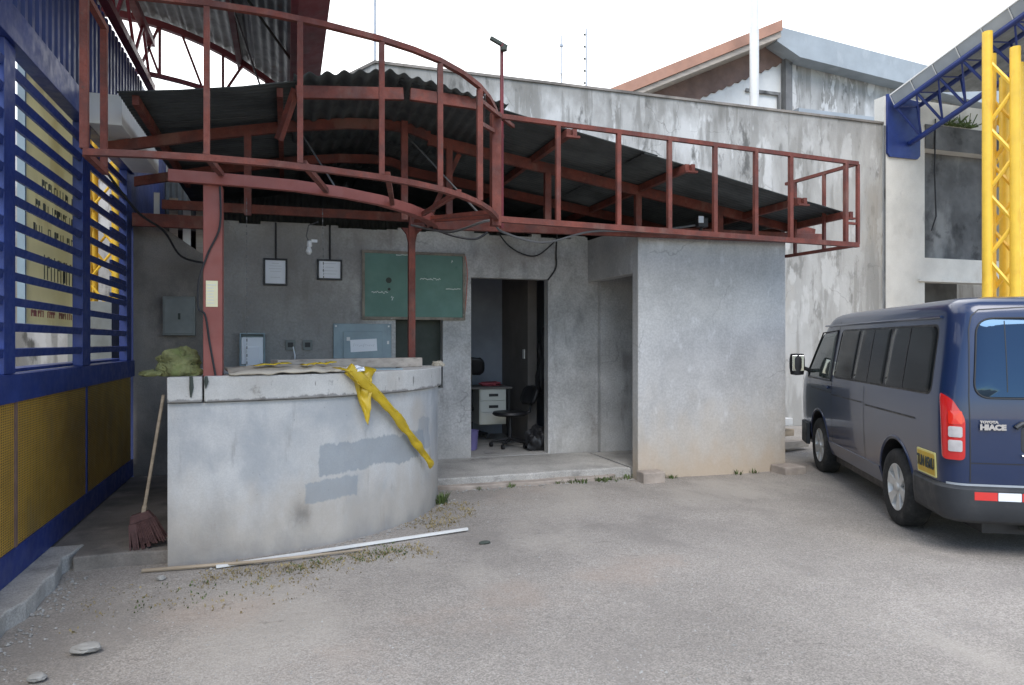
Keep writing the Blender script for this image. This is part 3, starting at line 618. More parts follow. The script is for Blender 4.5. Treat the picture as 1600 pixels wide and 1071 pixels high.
# white box duct below the vault at the canopy's left end
K7 = thing('duct_box', 'white rectangular box mounted on the blue wall beside the canopy eave', 'box', (-1.5, 7.0, 3.3))
obj('box_body', MB().box((-1.60, 6.75, 3.46), (-1.34, 8.6, 3.70)), 'white', K7, bevel=.006)
obj('end_cover', MB().box((-1.607, 6.735, 3.452), (-1.333, 6.748, 3.708)), 'white', K7)

# ------------------------------------------------------------------ rear wall, right building, house behind
K8 = thing('rear_wall', 'tall weathered white boundary wall streaked with black mould behind the canopy', 'wall', (5, 11.2, 0))
obj('wall', MB().prism([(-7, 0), (11.42, 0), (11.42, 5.985), (1.33, 5.985), (.55, 5.5), (-.8, 4.62), (-7, 4.62)], 11.2, 11.4, 'y'), 'rearwall', K8)
x = 1.33
obj('coping', MB().prism([(11.42, 5.987), (11.42, 6.03), (1.32, 6.03), (.50, 5.52), (.50, 5.48), (1.33, 5.987)], 11.17, 11.43, 'y'), 'dirtyplaster', K8)
# the raised right-hand end with its flashing
K9 = thing('right_building', 'cream rendered building with dark square openings beside the van', 'building', (13, 11.2, 0))
mb = wall_holes(MB(), 11.43, 22, 0, 6.55, 11.17, 11.42, [(12.48, 14.62, 3.34, 5.58), (12.48, 14.62, .3, 2.85)])
obj('front_wall', mb, 'rightwall', K9)
obj('opening_infill', MB().box((12.4, 11.43, 3.2), (14.7, 11.53, 5.7)), 'grime_shade', K9)
obj('opening_infill', MB().box((12.4, 12.3, .1), (14.7, 12.4, 3.0)), 'grime_shade', K9)
obj('opening_lintel', MB().box((12.48, 11.15, 5.584), (14.62, 11.168, 6.08)), 'grime_shade', K9)  # shade on the lintel is put into its dark grey colour
obj('lower_sill', MB().box((12.3, 11.12, 2.85), (22, 11.168, 2.90)), 'rightwall', K9)
obj('corner_seam', MB().box((11.415, 11.15, 0), (11.45, 11.168, 5.95)), 'grime_shade', K9)
obj('conduit', MB().tube([(12.72, 11.13, 6.2), (12.70, 11.13, 5.1), (12.74, 11.13, 4.2), (12.62, 11.13, 3.9)], .015, 6), 'cable', K9, smooth=True)
mb = MB()
random.seed(4)
for _ in range(60):
    x, a = random.uniform(13.0, 13.7), random.uniform(0, 3.1); mb.beam((x, 11.14, 6.1), (x + .25 * math.cos(a), 11.05, 6.12 + .3 * random.random() * math.sin(a)), .008, .02)
obj('creeper', mb, 'weed', K9)['kind'] = 'stuff'

K10 = thing('orange_roof_house', 'house behind the wall with orange gable roof and blue grey fascia', 'house', (11, 14, 0))
obj('gable_wall', MB().prism([(6.6, 0), (11.4, 0), (11.4, 8.35), (10.7, 8.62), (6.6, 6.74)], 14.0, 14.2, 'y'), 'white', K10)
sw = []
for k in range(27): sw += [(8.55 + k * .105, 6.93 + k * .0505 + (.05 if k % 2 else 0))]
obj('gable_sheet', MB().prism(sw + [(11.30, 8.36), (10.7, 8.63), (7.2, 7.04)], 13.95, 13.998, 'y'), 'brown', K10)
obj('roof', MB().prism([(6.2, 6.52), (10.62, 8.62), (10.62, 8.86), (6.2, 6.76)], 13.2, 16, 'y'), 'orange', K10)
obj('soffit', MB().prism([(6.3, 6.46), (10.62, 8.48), (10.62, 8.615), (6.3, 6.555)], 13.25, 14.0, 'y'), 'greywood', K10)
obj('side_wall', MB().prism([(11.42, 0), (18, 0), (18, 7.9), (11.42, 8.4)], 13.9, 14.1, 'y'), 'rearwall', K10)
obj('fascia', MB().prism([(10.63, 8.86), (10.72, 8.50), (11.35, 8.22), (18, 7.66), (18, 8.25)], 13.5, 13.895, 'y'), 'bluegrey', K10)
obj('gutter', MB().prism([(11.35, 6.86), (16, 6.86), (16, 7.06), (11.35, 7.06)], 13.55, 13.88, 'y'), 'bluegrey', K10)
obj('wall_corner', MB().box((11.2, 13.8, 5.9), (11.38, 13.96, 8.3)), 'grime_shade', K10)
wf = obj('window', MB().box((10.2, 13.93, 6.95), (11.15, 13.97, 7.02)).box((10.2, 13.93, 7.45), (11.15, 13.97, 7.52)).box((11.09, 13.93, 7.02), (11.15, 13.97, 7.45)), 'grime_shade', K10)
obj('pane', MB().box((10.2, 13.96, 6.6), (11.09, 13.985, 6.95)), 'bluegrey', wf)
K11 = thing('pale_roof_house', 'far pale roofed house peeping over the blue grey fascia', 'house', (17, 18, 0))
obj('roof', MB().prism([(17.4, 10.25), (22, 10.75), (22, 11.0), (17.4, 10.45)], 18, 19, 'y'), 'white', K11)
obj('wall', MB().box((17.6, 18.3, 0), (22, 18.6, 10.4)), 'bluegrey', K11)
obj('roof_end', MB().box((17.3, 17.95, 10.2), (17.75, 18.0, 10.5)), 'ink', K11)

o = obj('white_pole', MB().tube([(9.42, 12.6, 0), (9.42, 12.6, 11)], .095, 14), 'white', smooth=True, origin=(9.42, 12.6, 0)); tag(o, 'thick white pole standing behind the rear wall before the orange roof', 'pole')
# thin poles and aerials on the rear wall
o = obj('thin_mast', MB().tube([(1.34, 11.3, 5.9), (1.34, 11.3, 9.5)], .022, 8), 'steel', origin=(1.34, 11.3, 5.9)); tag(o, 'thin grey mast rising from the left peak of the rear wall', 'mast')
K12 = thing('aerial', 'slim television aerial with short crossed arms above the rear wall', 'aerial', (4.52, 11.3, 5.95))
obj('mast', MB().tube([(4.52, 11.3, 5.95), (4.52, 11.3, 6.9)], .012, 6), 'steel', K12)
obj('arm', MB().tube([(4.36, 11.3, 6.25), (4.70, 11.3, 6.22)], .007, 5), 'steel', K12)
obj('arm', MB().tube([(4.47, 11.2, 6.20), (4.57, 11.4, 6.20)], .007, 5), 'steel', K12)
obj('tip', MB().box((4.49, 11.28, 6.70), (4.55, 11.32, 6.74)), 'steel', K12)
K13 = thing('fence_standard', 'grey pole with five small insulators on top of the rear wall', 'pole', (4.99, 11.3, 5.95))
obj('pole', MB().tube([(4.99, 11.3, 5.95), (4.99, 11.3, 7.08)], .022, 8), 'steel', K13)
for k in range(5): obj('insulator', MB().lathe([(.004, 0), (.018, .004), (.018, .03), (.004, .035)], 8, (4.945, 11.28, 6.1 + k * .21)), 'ink', K13)
K14 = thing('service_mast', 'rusty service mast with a small crosspiece rising beside the curved rail corner', 'mast', (1.83, 6.0, 2.6))
obj('mast', MB().tube([(1.83, 6.0, 2.62), (1.83, 6.0, 4.26)], .017, 8), 'maroon', K14)
obj('crosspiece', MB().beam((1.72, 5.98, 4.29), (1.88, 6.01, 4.24), .03, .03), 'ink', K14)
obj('insulator', MB().lathe([(.008, 0), (.03, .01), (.03, .04), (.008, .05)], 8, (1.84, 5.97, 4.18)), 'ink', K14)

# blue roof truss with its gutter, resting on the right building, and its yellow column
K15 = thing('roof_truss', 'blue tubular roof truss with grey gutter panels at upper right', 'roof truss', (12, 11.1, 6.0))
obj('wall_plate', MB().prism([(11.47, 5.40), (11.54, 5.33), (12.24, 5.33), (12.31, 5.40), (12.31, 6.50), (11.47, 6.58)], 11.12, 11.166, 'y'), 'blue', K15)
A0, A1 = Vector((11.57, 11.02, 6.30)), Vector((11.22, 5.47, 7.57))       # upper chord, near side
B0, B1 = Vector((12.02, 11.10, 5.62)), Vector((11.64, 5.47, 7.10))
A2, B2 = A0 + Vector((.55, 0, .05)), B0 + Vector((.35, 0, .05))
D = A1 - A0; DB = B1 - B0
obj('chord', MB().tube([A0, A1], .052, 12), 'blue', K15, smooth=True)
obj('chord', MB().tube([B0, B1], .052, 12), 'blue', K15, smooth=True)
obj('chord', MB().tube([A2, A2 + D], .045, 12), 'blue', K15, smooth=True)
for k in range(11):
    f = k / 11; g = (k + .55) / 11
    obj('web_bar', MB().tube([A0 + D * f, B0 + DB * g], .026, 8), 'blue', K15, smooth=True)
    obj('web_bar', MB().tube([B0 + DB * g, A0 + D * (f + 1 / 11)], .016, 8), 'blue', K15, smooth=True)
    obj('web_bar', MB().tube([A2 + D * f, B0 + DB * g], .020, 8), 'blue', K15, smooth=True)
    obj('web_bar', MB().tube([A0 + D * f, A2 + D * f], .016, 8), 'blue', K15, smooth=True)
for k in range(11):
    f0, f1 = k / 11 + .003, (k + 1) / 11 - .003
    p, q = A0 + D * f0, A0 + D * f1; up = Vector((-.11, 0, .17))
    mb = MB(); o1, o2 = Vector((-.035, 0, .035)), Vector((.45, 0, .1))
    vs = [p + o1, q + o1, q + o1 + up, p + o1 + up, p + o1 + up + o2 * .06, q + o1 + up + o2 * .06, q + o1 + o2 * .06, p + o1 + o2 * .06]
    obj('gutter_panel', mb.add(vs, [(0, 1, 2, 3), (3, 2, 5, 4), (4, 5, 6, 7), (7, 6, 1, 0), (0, 3, 4, 7), (1, 6, 5, 2)]), 'gutter', K15)
    obj('gutter_joint', MB().beam(p + o1 - D * .003 - up * .02 + Vector((-.006, 0, 0)), p + o1 + up * 1.04 - D * .003 + Vector((-.006, 0, 0)), .014, .014), 'white', K15)
obj('gutter_lip', MB().beam(A0 + Vector((-.15, 0, .215)), A1 + Vector((-.15, 0, .215)), .02, .025), 'white', K15)
obj('roof_deck', MB().add([A0 + Vector((-.10, 0, .25)), A1 + Vector((-.10, 0, .25)), A1 + Vector((5, 0, .9)), A0 + Vector((5, 0, .9)), A0 + Vector((-.10, 0, .27)), A1 + Vector((-.10, 0, .27)), A1 + Vector((5, 0, .92)), A0 + Vector((5, 0, .92))], [(0, 1, 2, 3), (7, 6, 5, 4), (0, 4, 5, 1), (1, 5, 6, 2), (2, 6, 7, 3), (3, 7, 4, 0)]), 'zinc', K15)
lattice_column('lattice_column', 'bright yellow lattice column rising behind the blue van', 'yellow lattice columns', (11.36, 8.66), .38, 6.6, r=.078, pitch=.55, zw=.034, rot=R(-60), ztop=[6.76, 6.4, 6.25, 6.5])
lattice_column('lattice_column', 'orange yellow lattice column at the right edge behind the van roof', 'yellow lattice columns', (12.13, 9.14), .42, 6.2, r=.08, pitch=.55, zw=.026, rot=R(-20))

# ------------------------------------------------------------------ blue passenger van
VL = (6.44, 5.62, 0)
V = thing('passenger_van', 'dark blue passenger van parked at right with tinted windows and yellow side plate', 'van', VL, R(90 - 27.5))
SL = [(.28, .78, -2.27, 2.27), (.34, .80, -2.29, 2.31), (.45, .828, -2.305, 2.34), (.58, .838, -2.31, 2.35), (.72, .845, -2.315, 2.35), (.86, .848, -2.315, 2.34), (1.0, .848, -2.315, 2.31), (1.10, .846, -2.31, 2.27), (1.18, .841, -2.305, 2.20), (1.26, .832, -2.295, 2.10),
      (1.40, .81, -2.275, 1.93), (1.55, .785, -2.25, 1.76), (1.68, .762, -2.225, 1.60), (1.78, .746, -2.205, 1.47), (1.85, .732, -2.19, 1.37), (1.895, .708, -2.165, 1.28), (1.925, .665, -2.12, 1.17), (1.945, .60, -2.05, 1.03), (1.96, .45, -1.85, .7)]
def sl(z):
    if z <= SL[0][0]: return SL[0][1:]
    for a, b in zip(SL, SL[1:]):
        if a[0] <= z <= b[0]:
            t = (z - a[0]) / (b[0] - a[0]); return tuple(p + (q - p) * t for p, q in zip(a[1:], b[1:]))
    return SL[-1][1:]
RR, RF = .15, .30
def vpos(z, s, e=0.):
    """point on the body skin, s metres from the middle of the tailgate round the left side; e = offset outwards"""
    sg = 1 if s >= 0 else -1; s = abs(s); w_, xr, xf = sl(z); w_ += e; xr -= e; rr = RR + e; l1 = w_ - rr; arc = rr * math.pi / 2
    def bow(y): return -.035 * (1 - (y / w_) ** 2)
    if s < l1: return Vector((xr + .035 * 0 + bow(s) + .0, sg * s, z))
    if s < l1 + arc:
        t = (s - l1) / rr; y = l1 + rr * math.sin(t); return Vector((xr + rr - rr * math.cos(t) + bow(y), sg * y, z))
    return Vector((xr + rr + (s - l1 - arc), sg * w_, z))
def loop(z, e=0.):
    w_, xr, xf = sl(z); rr = min(RR, w_ * .6); rf = min(RF, w_ * .6); h = []
    for i in range(5): y = (w_ - rr) * i / 5; h.append((xr - .035 * (1 - (y / w_) ** 2), y))
    for i in range(7): t = math.pi / 2 * i / 6; y = w_ - rr + rr * math.sin(t); h.append((xr + rr - rr * math.cos(t) - .035 * (1 - (y / w_) ** 2), y))
    for i in range(1, 30): h.append((xr + rr + (xf - rf - xr - rr) * i / 30, w_))
    for i in range(7): t = math.pi / 2 * i / 6; y = w_ - rf + rf * math.cos(t); h.append((xf - rf + rf * math.sin(t) + .06 * (1 - (y / w_) ** 2), y))
    for i in range(1, 6): y = (w_ - rf) * (1 - i / 5); h.append((xf + .06 * (1 - (y / w_) ** 2), y))
    full = h + [(x, -y) for x, y in h[-2:0:-1]]
    return [(x, y, z) for x, y in full]
zs = []
for a, b in zip(SL, SL[1:]):
    zs += [a[0], (a[0] + b[0]) / 2]
zs.append(SL[-1][0])
mb = MB(); Ls = [loop(z) for z in zs]; n = len(Ls[0])
mb.add([p for q in Ls for p in q], [(i * n + k, i * n + (k + 1) % n, (i + 1) * n + (k + 1) % n, (i + 1) * n + k) for i in range(len(zs) - 1) for k in range(n)] + [tuple(range(n))[::-1], tuple(range((len(zs) - 1) * n, len(zs) * n))])
body = obj('body', mb, ['paint', 'black'], V, smooth=True, local=True)
AX = (-1.285, 1.285)
cm = MB()
for x in AX:
    for s in (1, -1):
        y0, y1 = (.52, 1.0) if s > 0 else (-1.0, -.52)
        cm.lathe([(.395, y0), (.395, y1)], 40, (x, 0, .36), 'y', 0)
cut = obj('cutter', cm, 'black', V, local=True)
bo = body.modifiers.new('arch', 'BOOLEAN'); bo.object = cut; bo.operation = 'DIFFERENCE'; bo.solver = 'EXACT'; bo.material_mode = 'TRANSFER'
dg = bpy.context.evaluated_depsgraph_get(); me2 = bpy.data.meshes.new_from_object(body.evaluated_get(dg))
body.modifiers.clear(); body.data = me2; me2.name = 'body'
bpy.data.objects.remove(cut)
for p in me2.polygons: p.use_smooth = True
me2.set_sharp_from_angle(angle=R(38))
def rings(poly, f, e, rad=.05, k=5):
    """rounded polygon patch lying on the skin"""
    P = [Vector(p) for p in poly]; out = []; N = len(P)
    for i in range(N):
        a, b, c = P[i - 1], P[i], P[(i + 1) % N]; d1 = (a - b); d2 = (c - b); r = min(rad, d1.length * .45, d2.length * .45)
        p, q = b + d1.normalized() * r, b + d2.normalized() * r
        for j in range(k + 1):
            t = j / k; out.append(p * (1 - t) ** 2 + b * 2 * t * (1 - t) + q * t * t)
    dense = []
    for i, p in enumerate(out):
        q = out[(i + 1) % len(out)]; m_ = max(1, int((q - p).length / .08))
        dense += [p + (q - p) * j / m_ for j in range(m_)]
    out = dense; c = sum(out, Vector((0, 0))) / len(out); mb = MB(); vs = []; n = len(out); sc = (1, .985, .8, .55, .28)
    for i, s in enumerate(sc):
        for p in out:
            q = c + (p - c) * s; vs.append(f(q.x, q.y, e if i else e * .15))
    vs.append(f(c.x, c.y, e)); fs = [(i * n + j, i * n + (j + 1) % n, (i + 1) * n + (j + 1) % n, (i + 1) * n + j) for i in range(len(sc) - 1) for j in range(n)]
    o = (len(sc) - 1) * n; fs += [(o + j, o + (j + 1) % n, len(vs) - 1) for j in range(n)]
    return mb.add(vs, fs)
def fside(sg):
    return lambda x, z, e: Vector((x, sg * (sl(z)[0] + e), z))
def frear(y, z, e):
    w_, xr, xf = sl(z); return Vector((xr - .035 * (1 - (y / w_) ** 2) - e, y, z))
def fskin(s, z, e): return vpos(z, s, e)
def rounded(poly, rad, k=6):
    P = [Vector(p) for p in poly]; out = []; N = len(P)
    for i in range(N):
        a, b, c = P[i - 1], P[i], P[(i + 1) % N]; d1, d2 = a - b, c - b; r = min(rad, d1.length * .45, d2.length * .45); p, q = b + d1.normalized() * r, b + d2.normalized() * r
        out += [p * (1 - j / k) ** 2 + b * 2 * (j / k) * (1 - j / k) + q * (j / k) ** 2 for j in range(k + 1)]
    out.append(out[0]); dense = []
    for p, q in zip(out, out[1:]):
        m_ = max(1, int((q - p).length / .07)); dense += [p + (q - p) * j / m_ for j in range(m_)]
    return dense + [out[0]]
def ribbon(pts, f, wd=.009, e=.0025):
    mb = MB(); P = []
    for a, b in zip(pts, pts[1:]):
        a, b = Vector(a), Vector(b); m_ = max(1, int((b - a).length / .06)); P += [a + (b - a) * i / m_ for i in range(m_)]
    P.append(Vector(pts[-1])); vs = []
    for i, p in enumerate(P):
        d = (P[min(i + 1, len(P) - 1)] - P[max(i - 1, 0)]).normalized(); nn = Vector((-d.y, d.x)) * wd / 2
        vs += [f(*(p + nn), e), f(*(p - nn), e)]
    return mb.add(vs, [(2 * i, 2 * i + 1, 2 * i + 3, 2 * i + 2) for i in range(len(P) - 1)])
for sg in (1, -1):
    f = fside(sg)
    obj('window_band', rings([(-2.05, 1.195), (.65, 1.195), (.60, 1.745), (-1.99, 1.745)], f, .003, .09), 'black', V, local=True, smooth=True)
    obj('quarter_window', rings([(-2.035, 1.21), (-1.01, 1.21), (-1.01, 1.73), (-1.98, 1.73)], f, .006, .08), 'glass', V, local=True, smooth=True)
    obj('side_window', rings([(-.98, 1.21), (-.095, 1.21), (-.115, 1.73), (-.98, 1.73)], f, .006, .04), 'glass', V, local=True, smooth=True)
    obj('side_window', rings([(-.065, 1.21), (.63, 1.21), (.58, 1.73), (-.085, 1.73)], f, .006, .05), 'glass', V, local=True, smooth=True)
    for x in (-1.45, -.53): obj('pane_bar', ribbon([(x, 1.21), (x + .01, 1.73)], f, .014, .0085), 'black', V, local=True)
    d = obj('front_door_window', rings([(.76, 1.17), (1.72, 1.17), (1.78, 1.23), (1.36, 1.70), (.76, 1.72)], f, .005, .05), 'glassclear', V, local=True, smooth=True)
    obj('window_trim', MB().tube([f(x, z, .006) for x, z in ((.74, 1.155), (1.76, 1.155), (1.80, 1.23), (1.37, 1.72), (.74, 1.74), (.74, 1.155))], .009, 6, cap=False), 'black', d, local=True)
    obj('door_seam', ribbon([(.70, .42), (.70, 1.84)], f, .011), 'black', V, local=True)
    obj('door_seam', ribbon([(-.43 + .04, 1.00), (.70, 1.00)], f, .012), 'black', V, local=True)
    obj('door_seam', ribbon([(.70, 1.02), (1.62, 1.03)], f, .010), 'black', V, local=True)
    obj('slide_rail', ribbon([(-1.75, .985), (-.50, .985)], f, .016), 'black', V, local=True)
    obj('door_seam', ribbon([(-.45, .42), (-.45, 1.16)], f, .008), 'black', V, local=True)
    obj('door_seam', ribbon([(1.66, .80), (1.70, 1.15)], f, .008), 'black', V, local=True)
    hb = MB(); p = f(.88, 1.075, .018); hb.box((p.x - .09, p.y - .014, p.z - .018), (p.x + .09, p.y + .014, p.z + .018)); obj('door_handle', hb, 'paint', V, local=True, bevel=.008)
    obj('roof_drip', MB().tube([f(x, 1.80, .008) for x in [-2.0 + .15 * i for i in range(23)]], .012, 6), 'paint', V, local=True, smooth=True)
    # sill
    obj('sill', MB().add(*[(lambda pts: (pts, [(4 * i + k, 4 * i + (k + 1) % 4, 4 * i + 4 + (k + 1) % 4, 4 * i + 4 + k) for i in range(len(pts) // 4 - 1) for k in range(4)] + [(3, 2, 1, 0), (len(pts) - 4, len(pts) - 3, len(pts) - 2, len(pts) - 1)]))([q for x in [-.86 + .09 * i for i in range(20)] for q in (f(x, .29, .012), f(x, .44, .012), f(x, .455, -.02), f(x, .28, -.05))])][0]), 'paint', V, local=True)
    # wheel arch lips
    for x in AX:
        pts = [(x + .415 * math.cos(t), .36 + .415 * math.sin(t)) for t in [R(-8) + R(196) * i / 24 for i in range(25)]]
        obj('wheel_arch_lip', MB().tube([f(a, max(.3, b), -.006) for a, b in pts], .016, 8), 'paint', V, local=True, smooth=True)
    # tail lamp round the corner
    s0, s1 = sg * .725, sg * .875
    lamp = obj('tail_lamp', rings([(s0, .735), (s1, .735), (s1 + sg * .02, 1.235), (s0 + sg * .08, 1.19), (s0, 1.05)], fskin, .022, .04), 'lampred', V, local=True, smooth=True)
    for z0, z1, mm, nm in ((1.00, 1.10, 'lampclearred', 'brake_lens'), (.905, .985, 'lampwhite', 'indicator_lens'), (.80, .885, 'lampwhite', 'reverse_lens')):
        obj(nm, rings([(s0 + sg * .02, z0), (s0 + sg * .11, z0), (s0 + sg * .11, z1), (s0 + sg * .02, z1)], fskin, .027, .015), mm, lamp, local=True, smooth=True)
    # mirror
    mi_ = obj('mirror', MB().lathe([(.03, -.16), (.085, -.15), (.10, -.05), (.10, .06), (.085, .13), (.03, .14)], 16, (0, 0, 0), 'z'), 'black', V, local=True, smooth=True, bevel=0)
    mi_.location = (1.63, sg * 1.02, 1.33); mi_.scale = (.75, .95, .95); W[mi_.name] = Vector()
    obj('mirror_glass', MB().box((-.088, -.075, -.10), (-.078, .075, .11)), 'chrome', mi_, local=True, bevel=.004)
    obj('mirror_arm', MB().tube([(1.66, sg * .80, 1.22), (1.65, sg * .93, 1.27)], .025, 8), 'black', V, local=True, smooth=True)
    obj('mirror_cap', MB().lathe([(.02, .02), (.088, .05), (.085, .13), (.03, .142)], 16, (.004, 0, 0), 'z'), 'chrome', mi_, local=True, smooth=True)
# side plate, readable from the left
def band(z0, z1, x_end, e0, th):
    """bumper band wrapped round the rear, ending on the sides at x_end"""
    mb = MB(); smax = None; w_, xr, xf = sl(.45); l = (w_ - RR) + RR * math.pi / 2 + (x_end - xr - RR)
    ss = [-l + 2 * l * i / 80 for i in range(81)]; zl = [z0, z0 + .03, z0 + .10, (z0 + z1) / 2, z1 - .025, z1]; off = [e0 - .03, e0, e0 + .012, e0 + .014, e0 + .008, e0 - .02]; vs = []
    for z, e in zip(zl, off):
        vs += [vpos(max(z, .36), s, e) * 1 + Vector((0, 0, z - max(z, .36))) for s in ss]
    n = len(ss)
    return mb.add(vs, [(j * n + i, j * n + i + 1, (j + 1) * n + i + 1, (j + 1) * n + i) for j in range(len(zl) - 1) for i in range(n - 1)])
obj('rear_bumper', band(.28, .55, -1.70, .02, .02), 'bumper', V, local=True, smooth=True, solid=.012)
obj('bumper_step', ribbon([(s, .557) for s in [-.84 + .02 * i for i in range(85)]], lambda s, z, e: vpos(z, s, e), .022, .006), 'gutter', V, local=True, smooth=True)
fr = rings([(-.66, 1.20), (.66, 1.20), (.60, 1.775), (-.60, 1.775)], frear, .006, .10)
rw = obj('rear_window', fr, 'mirrorglass', V, local=True, smooth=True)
obj('window_trim', MB().tube([frear(p.x, p.y, .004) for p in rounded([(-.66, 1.195), (.66, 1.195), (.60, 1.78), (-.60, 1.78)], .12)], .007, 6, cap=False), 'black', rw, local=True)
obj('defroster_line', ribbon([(.44, 1.24), (.42, 1.76)], frear, .006, .0075), 'black', rw, local=True)
for sg in (1, -1): obj('tailgate_seam', ribbon([(sg * .685, .58), (sg * .69, 1.20), (sg * .655, 1.70), (sg * .63, 1.80), (sg * .58, 1.845), (sg * .30, 1.86), (0, 1.865)], frear, .008), 'black', V, local=True)
obj('tailgate_seam', ribbon([(-.69, .74 - .02), (.69, .72)], frear, .007), 'black', V, local=True)
obj('wiper', MB().tube([frear(-.05, 1.22, .03), frear(-.40, 1.27, .03)], .010, 6), 'black', V, local=True, smooth=True)
# plate recess with chrome garnish
obj('plate_recess', rings([(-.36, .80), (.36, .80), (.36, 1.0), (-.36, 1.0)], frear, .004, .04), 'bumper', V, local=True, smooth=True)
obj('garnish', MB().tube([frear(y, 1.015 if abs(y) < .38 else .985, .014) for y in [-.40 + .04 * i for i in range(21)]], .018, 8), 'bumper', V, local=True, smooth=True)
obj('garnish_trim', MB().tube([frear(y, .785, .010) for y in [-.36 + .04 * i for i in range(19)]], .012, 8), 'chrome', V, local=True, smooth=True)
obj('number_plate', MB().box((-2.375, -.16, .84), (-2.365, .16, .97)), 'white', V, local=True, bevel=.003)
RT = Matrix.Rotation(R(-90), 4, 'Z') @ FRONT                  # text on the tailgate, read from behind
obj('badge', text_mb('HIACE', .052, Matrix.Translation((-2.348, .545, .983)) @ RT, .006, squash=1.15, bold=.004), 'chrome', V, local=True)
obj('badge', text_mb('TOYOTA', .024, Matrix.Translation((-2.347, .57, 1.022)) @ RT, .005, squash=1.2, bold=.002), 'chrome', V, local=True)
ST = Matrix.Rotation(R(180), 4, 'Z') @ FRONT
pl = obj('side_plate', rings([(-2.15, .57), (-1.80, .57), (-1.80, .76), (-2.15, .76)], fside(1), .008, .012), 'platelight', V, local=True)
obj('plate_field', rings([(-2.135, .583), (-1.815, .583), (-1.815, .747), (-2.135, .747)], fside(1), .010, .01), 'plateyellow', pl, local=True)
obj('plate_lettering', text_mb('TUN 05MU', .115, Matrix.Translation((-1.975, sl(.67)[0] + .013, .665)) @ ST, .003, squash=.58, bold=.004), 'ink', pl, local=True)
for y0, y1, m_ in ((.67, .52, 'reflred'), (.517, .367, 'reflwhite'), (.364, .214, 'reflred'), (.211, .061, 'reflwhite'), (.058, -.092, 'reflred'), (-.095, -.245, 'reflwhite'), (-.248, -.398, 'reflred'), (-.401, -.551, 'reflwhite'), (-.554, -.67, 'reflred')):
    obj('reflector_strip', rings([(y0, .455), (y1, .455), (y1, .515), (y0, .515)], lambda y, z, e: frear(y, .45, e + .033) + Vector((0, 0, z - .45)), .006, .004), m_, V, local=True)
obj('windscreen', rings([(-.68, 1.2), (.68, 1.2), (.60, 1.74), (-.60, 1.74)], lambda y, z, e: Vector((sl(z)[2] + .06 * (1 - (y / sl(z)[0]) ** 2) + e, y, z)) if abs(y) < sl(z)[0] - RF else Vector((sl(z)[2] - RF + math.sqrt(max(0, RF ** 2 - (abs(y) - sl(z)[0] + RF) ** 2)) + .06 * (1 - (y / sl(z)[0]) ** 2) + e, y, z)), .006, .08), 'glass', V, local=True, smooth=True)
for sg in (1, -1): obj('headlamp', rings([(sg * .42, .78), (sg * .72, .80), (sg * .74, 1.0), (sg * .45, .95)], lambda y, z, e: Vector((sl(z)[2] - RF + math.sqrt(max(0, RF ** 2 - max(0, abs(y) - sl(z)[0] + RF) ** 2)) + .06 * (1 - (y / sl(z)[0]) ** 2) + e, y, z)), .012, .05), 'lampwhite', V, local=True, smooth=True)
obj('front_bumper', MB().sweep([(1.72, .86, .42), (2.10, .83, .42), (2.32, .62, .42), (2.43, .2, .42), (2.43, -.2, .42), (2.32, -.62, .42), (2.10, -.83, .42), (1.72, -.86, .42)], .05, .28), 'bumper', V, local=True, bevel=.01)
obj('underbody', MB().box((-2.15, -.53, .17), (2.1, .53, .29)).box((-.85, -.75, .2), (.85, .75, .285)), 'black', V, local=True)
obj('exhaust_pipe', MB().tube([(-2.0, .25, .24), (-2.28, .26, .23)], .028, 10), 'ink', V, local=True, smooth=True)
def wheel(x, y, rot):
    s = 1 if y > 0 else -1
    ty = obj('wheel', MB().lathe([(.205, -.085), (.27, -.10), (.315, -.095), (.333, -.075), (.336, 0), (.333, .075), (.315, .095), (.27, .10), (.205, .088), (.200, .06), (.200, -.06), (.205, -.085)], 40, (0, 0, 0), 'y', cap=False), 'rubber', V, local=True, smooth=True)
    ty.location = (x, y, .332); W[ty.name] = Vector()
    rim = MB().lathe([(.205, s * .02), (.213, s * .085), (.198, s * .09), (.185, s * .05), (.05, s * .045), (.048, s * .06), (.01, s * .066)], 36, (0, 0, 0), 'y')
    for k in range(6):
        t = rot + k * math.pi / 3; d = Vector((math.cos(t), 0, math.sin(t))); n_ = Vector((-d.z, 0, d.x))
        vs = []
        for r_, hw, yy in ((.035, .030, .074), (.11, .036, .078), (.198, .054, .090)):
            for a in (-1, 1): vs += [d * r_ + n_ * hw * a + Vector((0, s * yy, 0)), d * r_ + n_ * hw * a + Vector((0, s * (yy - .04), 0))]
        rim.add(vs, [(0, 2, 6, 4), (4, 6, 10, 8), (1, 5, 7, 3), (5, 9, 11, 7), (0, 4, 5, 1), (4, 8, 9, 5), (2, 3, 7, 6), (6, 7, 11, 10)])
    obj('rim', rim, 'alloy', ty, local=True, bevel=.004)
    obj('rim_well', MB().lathe([(.18, s * .047), (.19, s * .0485), (.02, s * .050)], 30, (0, 0, 0), 'y'), 'black', ty, local=True)
    obj('hub_cap', MB().lathe([(.04, s * .075), (.038, s * .088), (.015, s * .093)], 16, (0, 0, 0), 'y'), 'alloy', ty, local=True, smooth=True)
    return ty
for x in AX:
    for s in (1, -1): wheel(x, s * .745, .3 if x < 0 else .7)

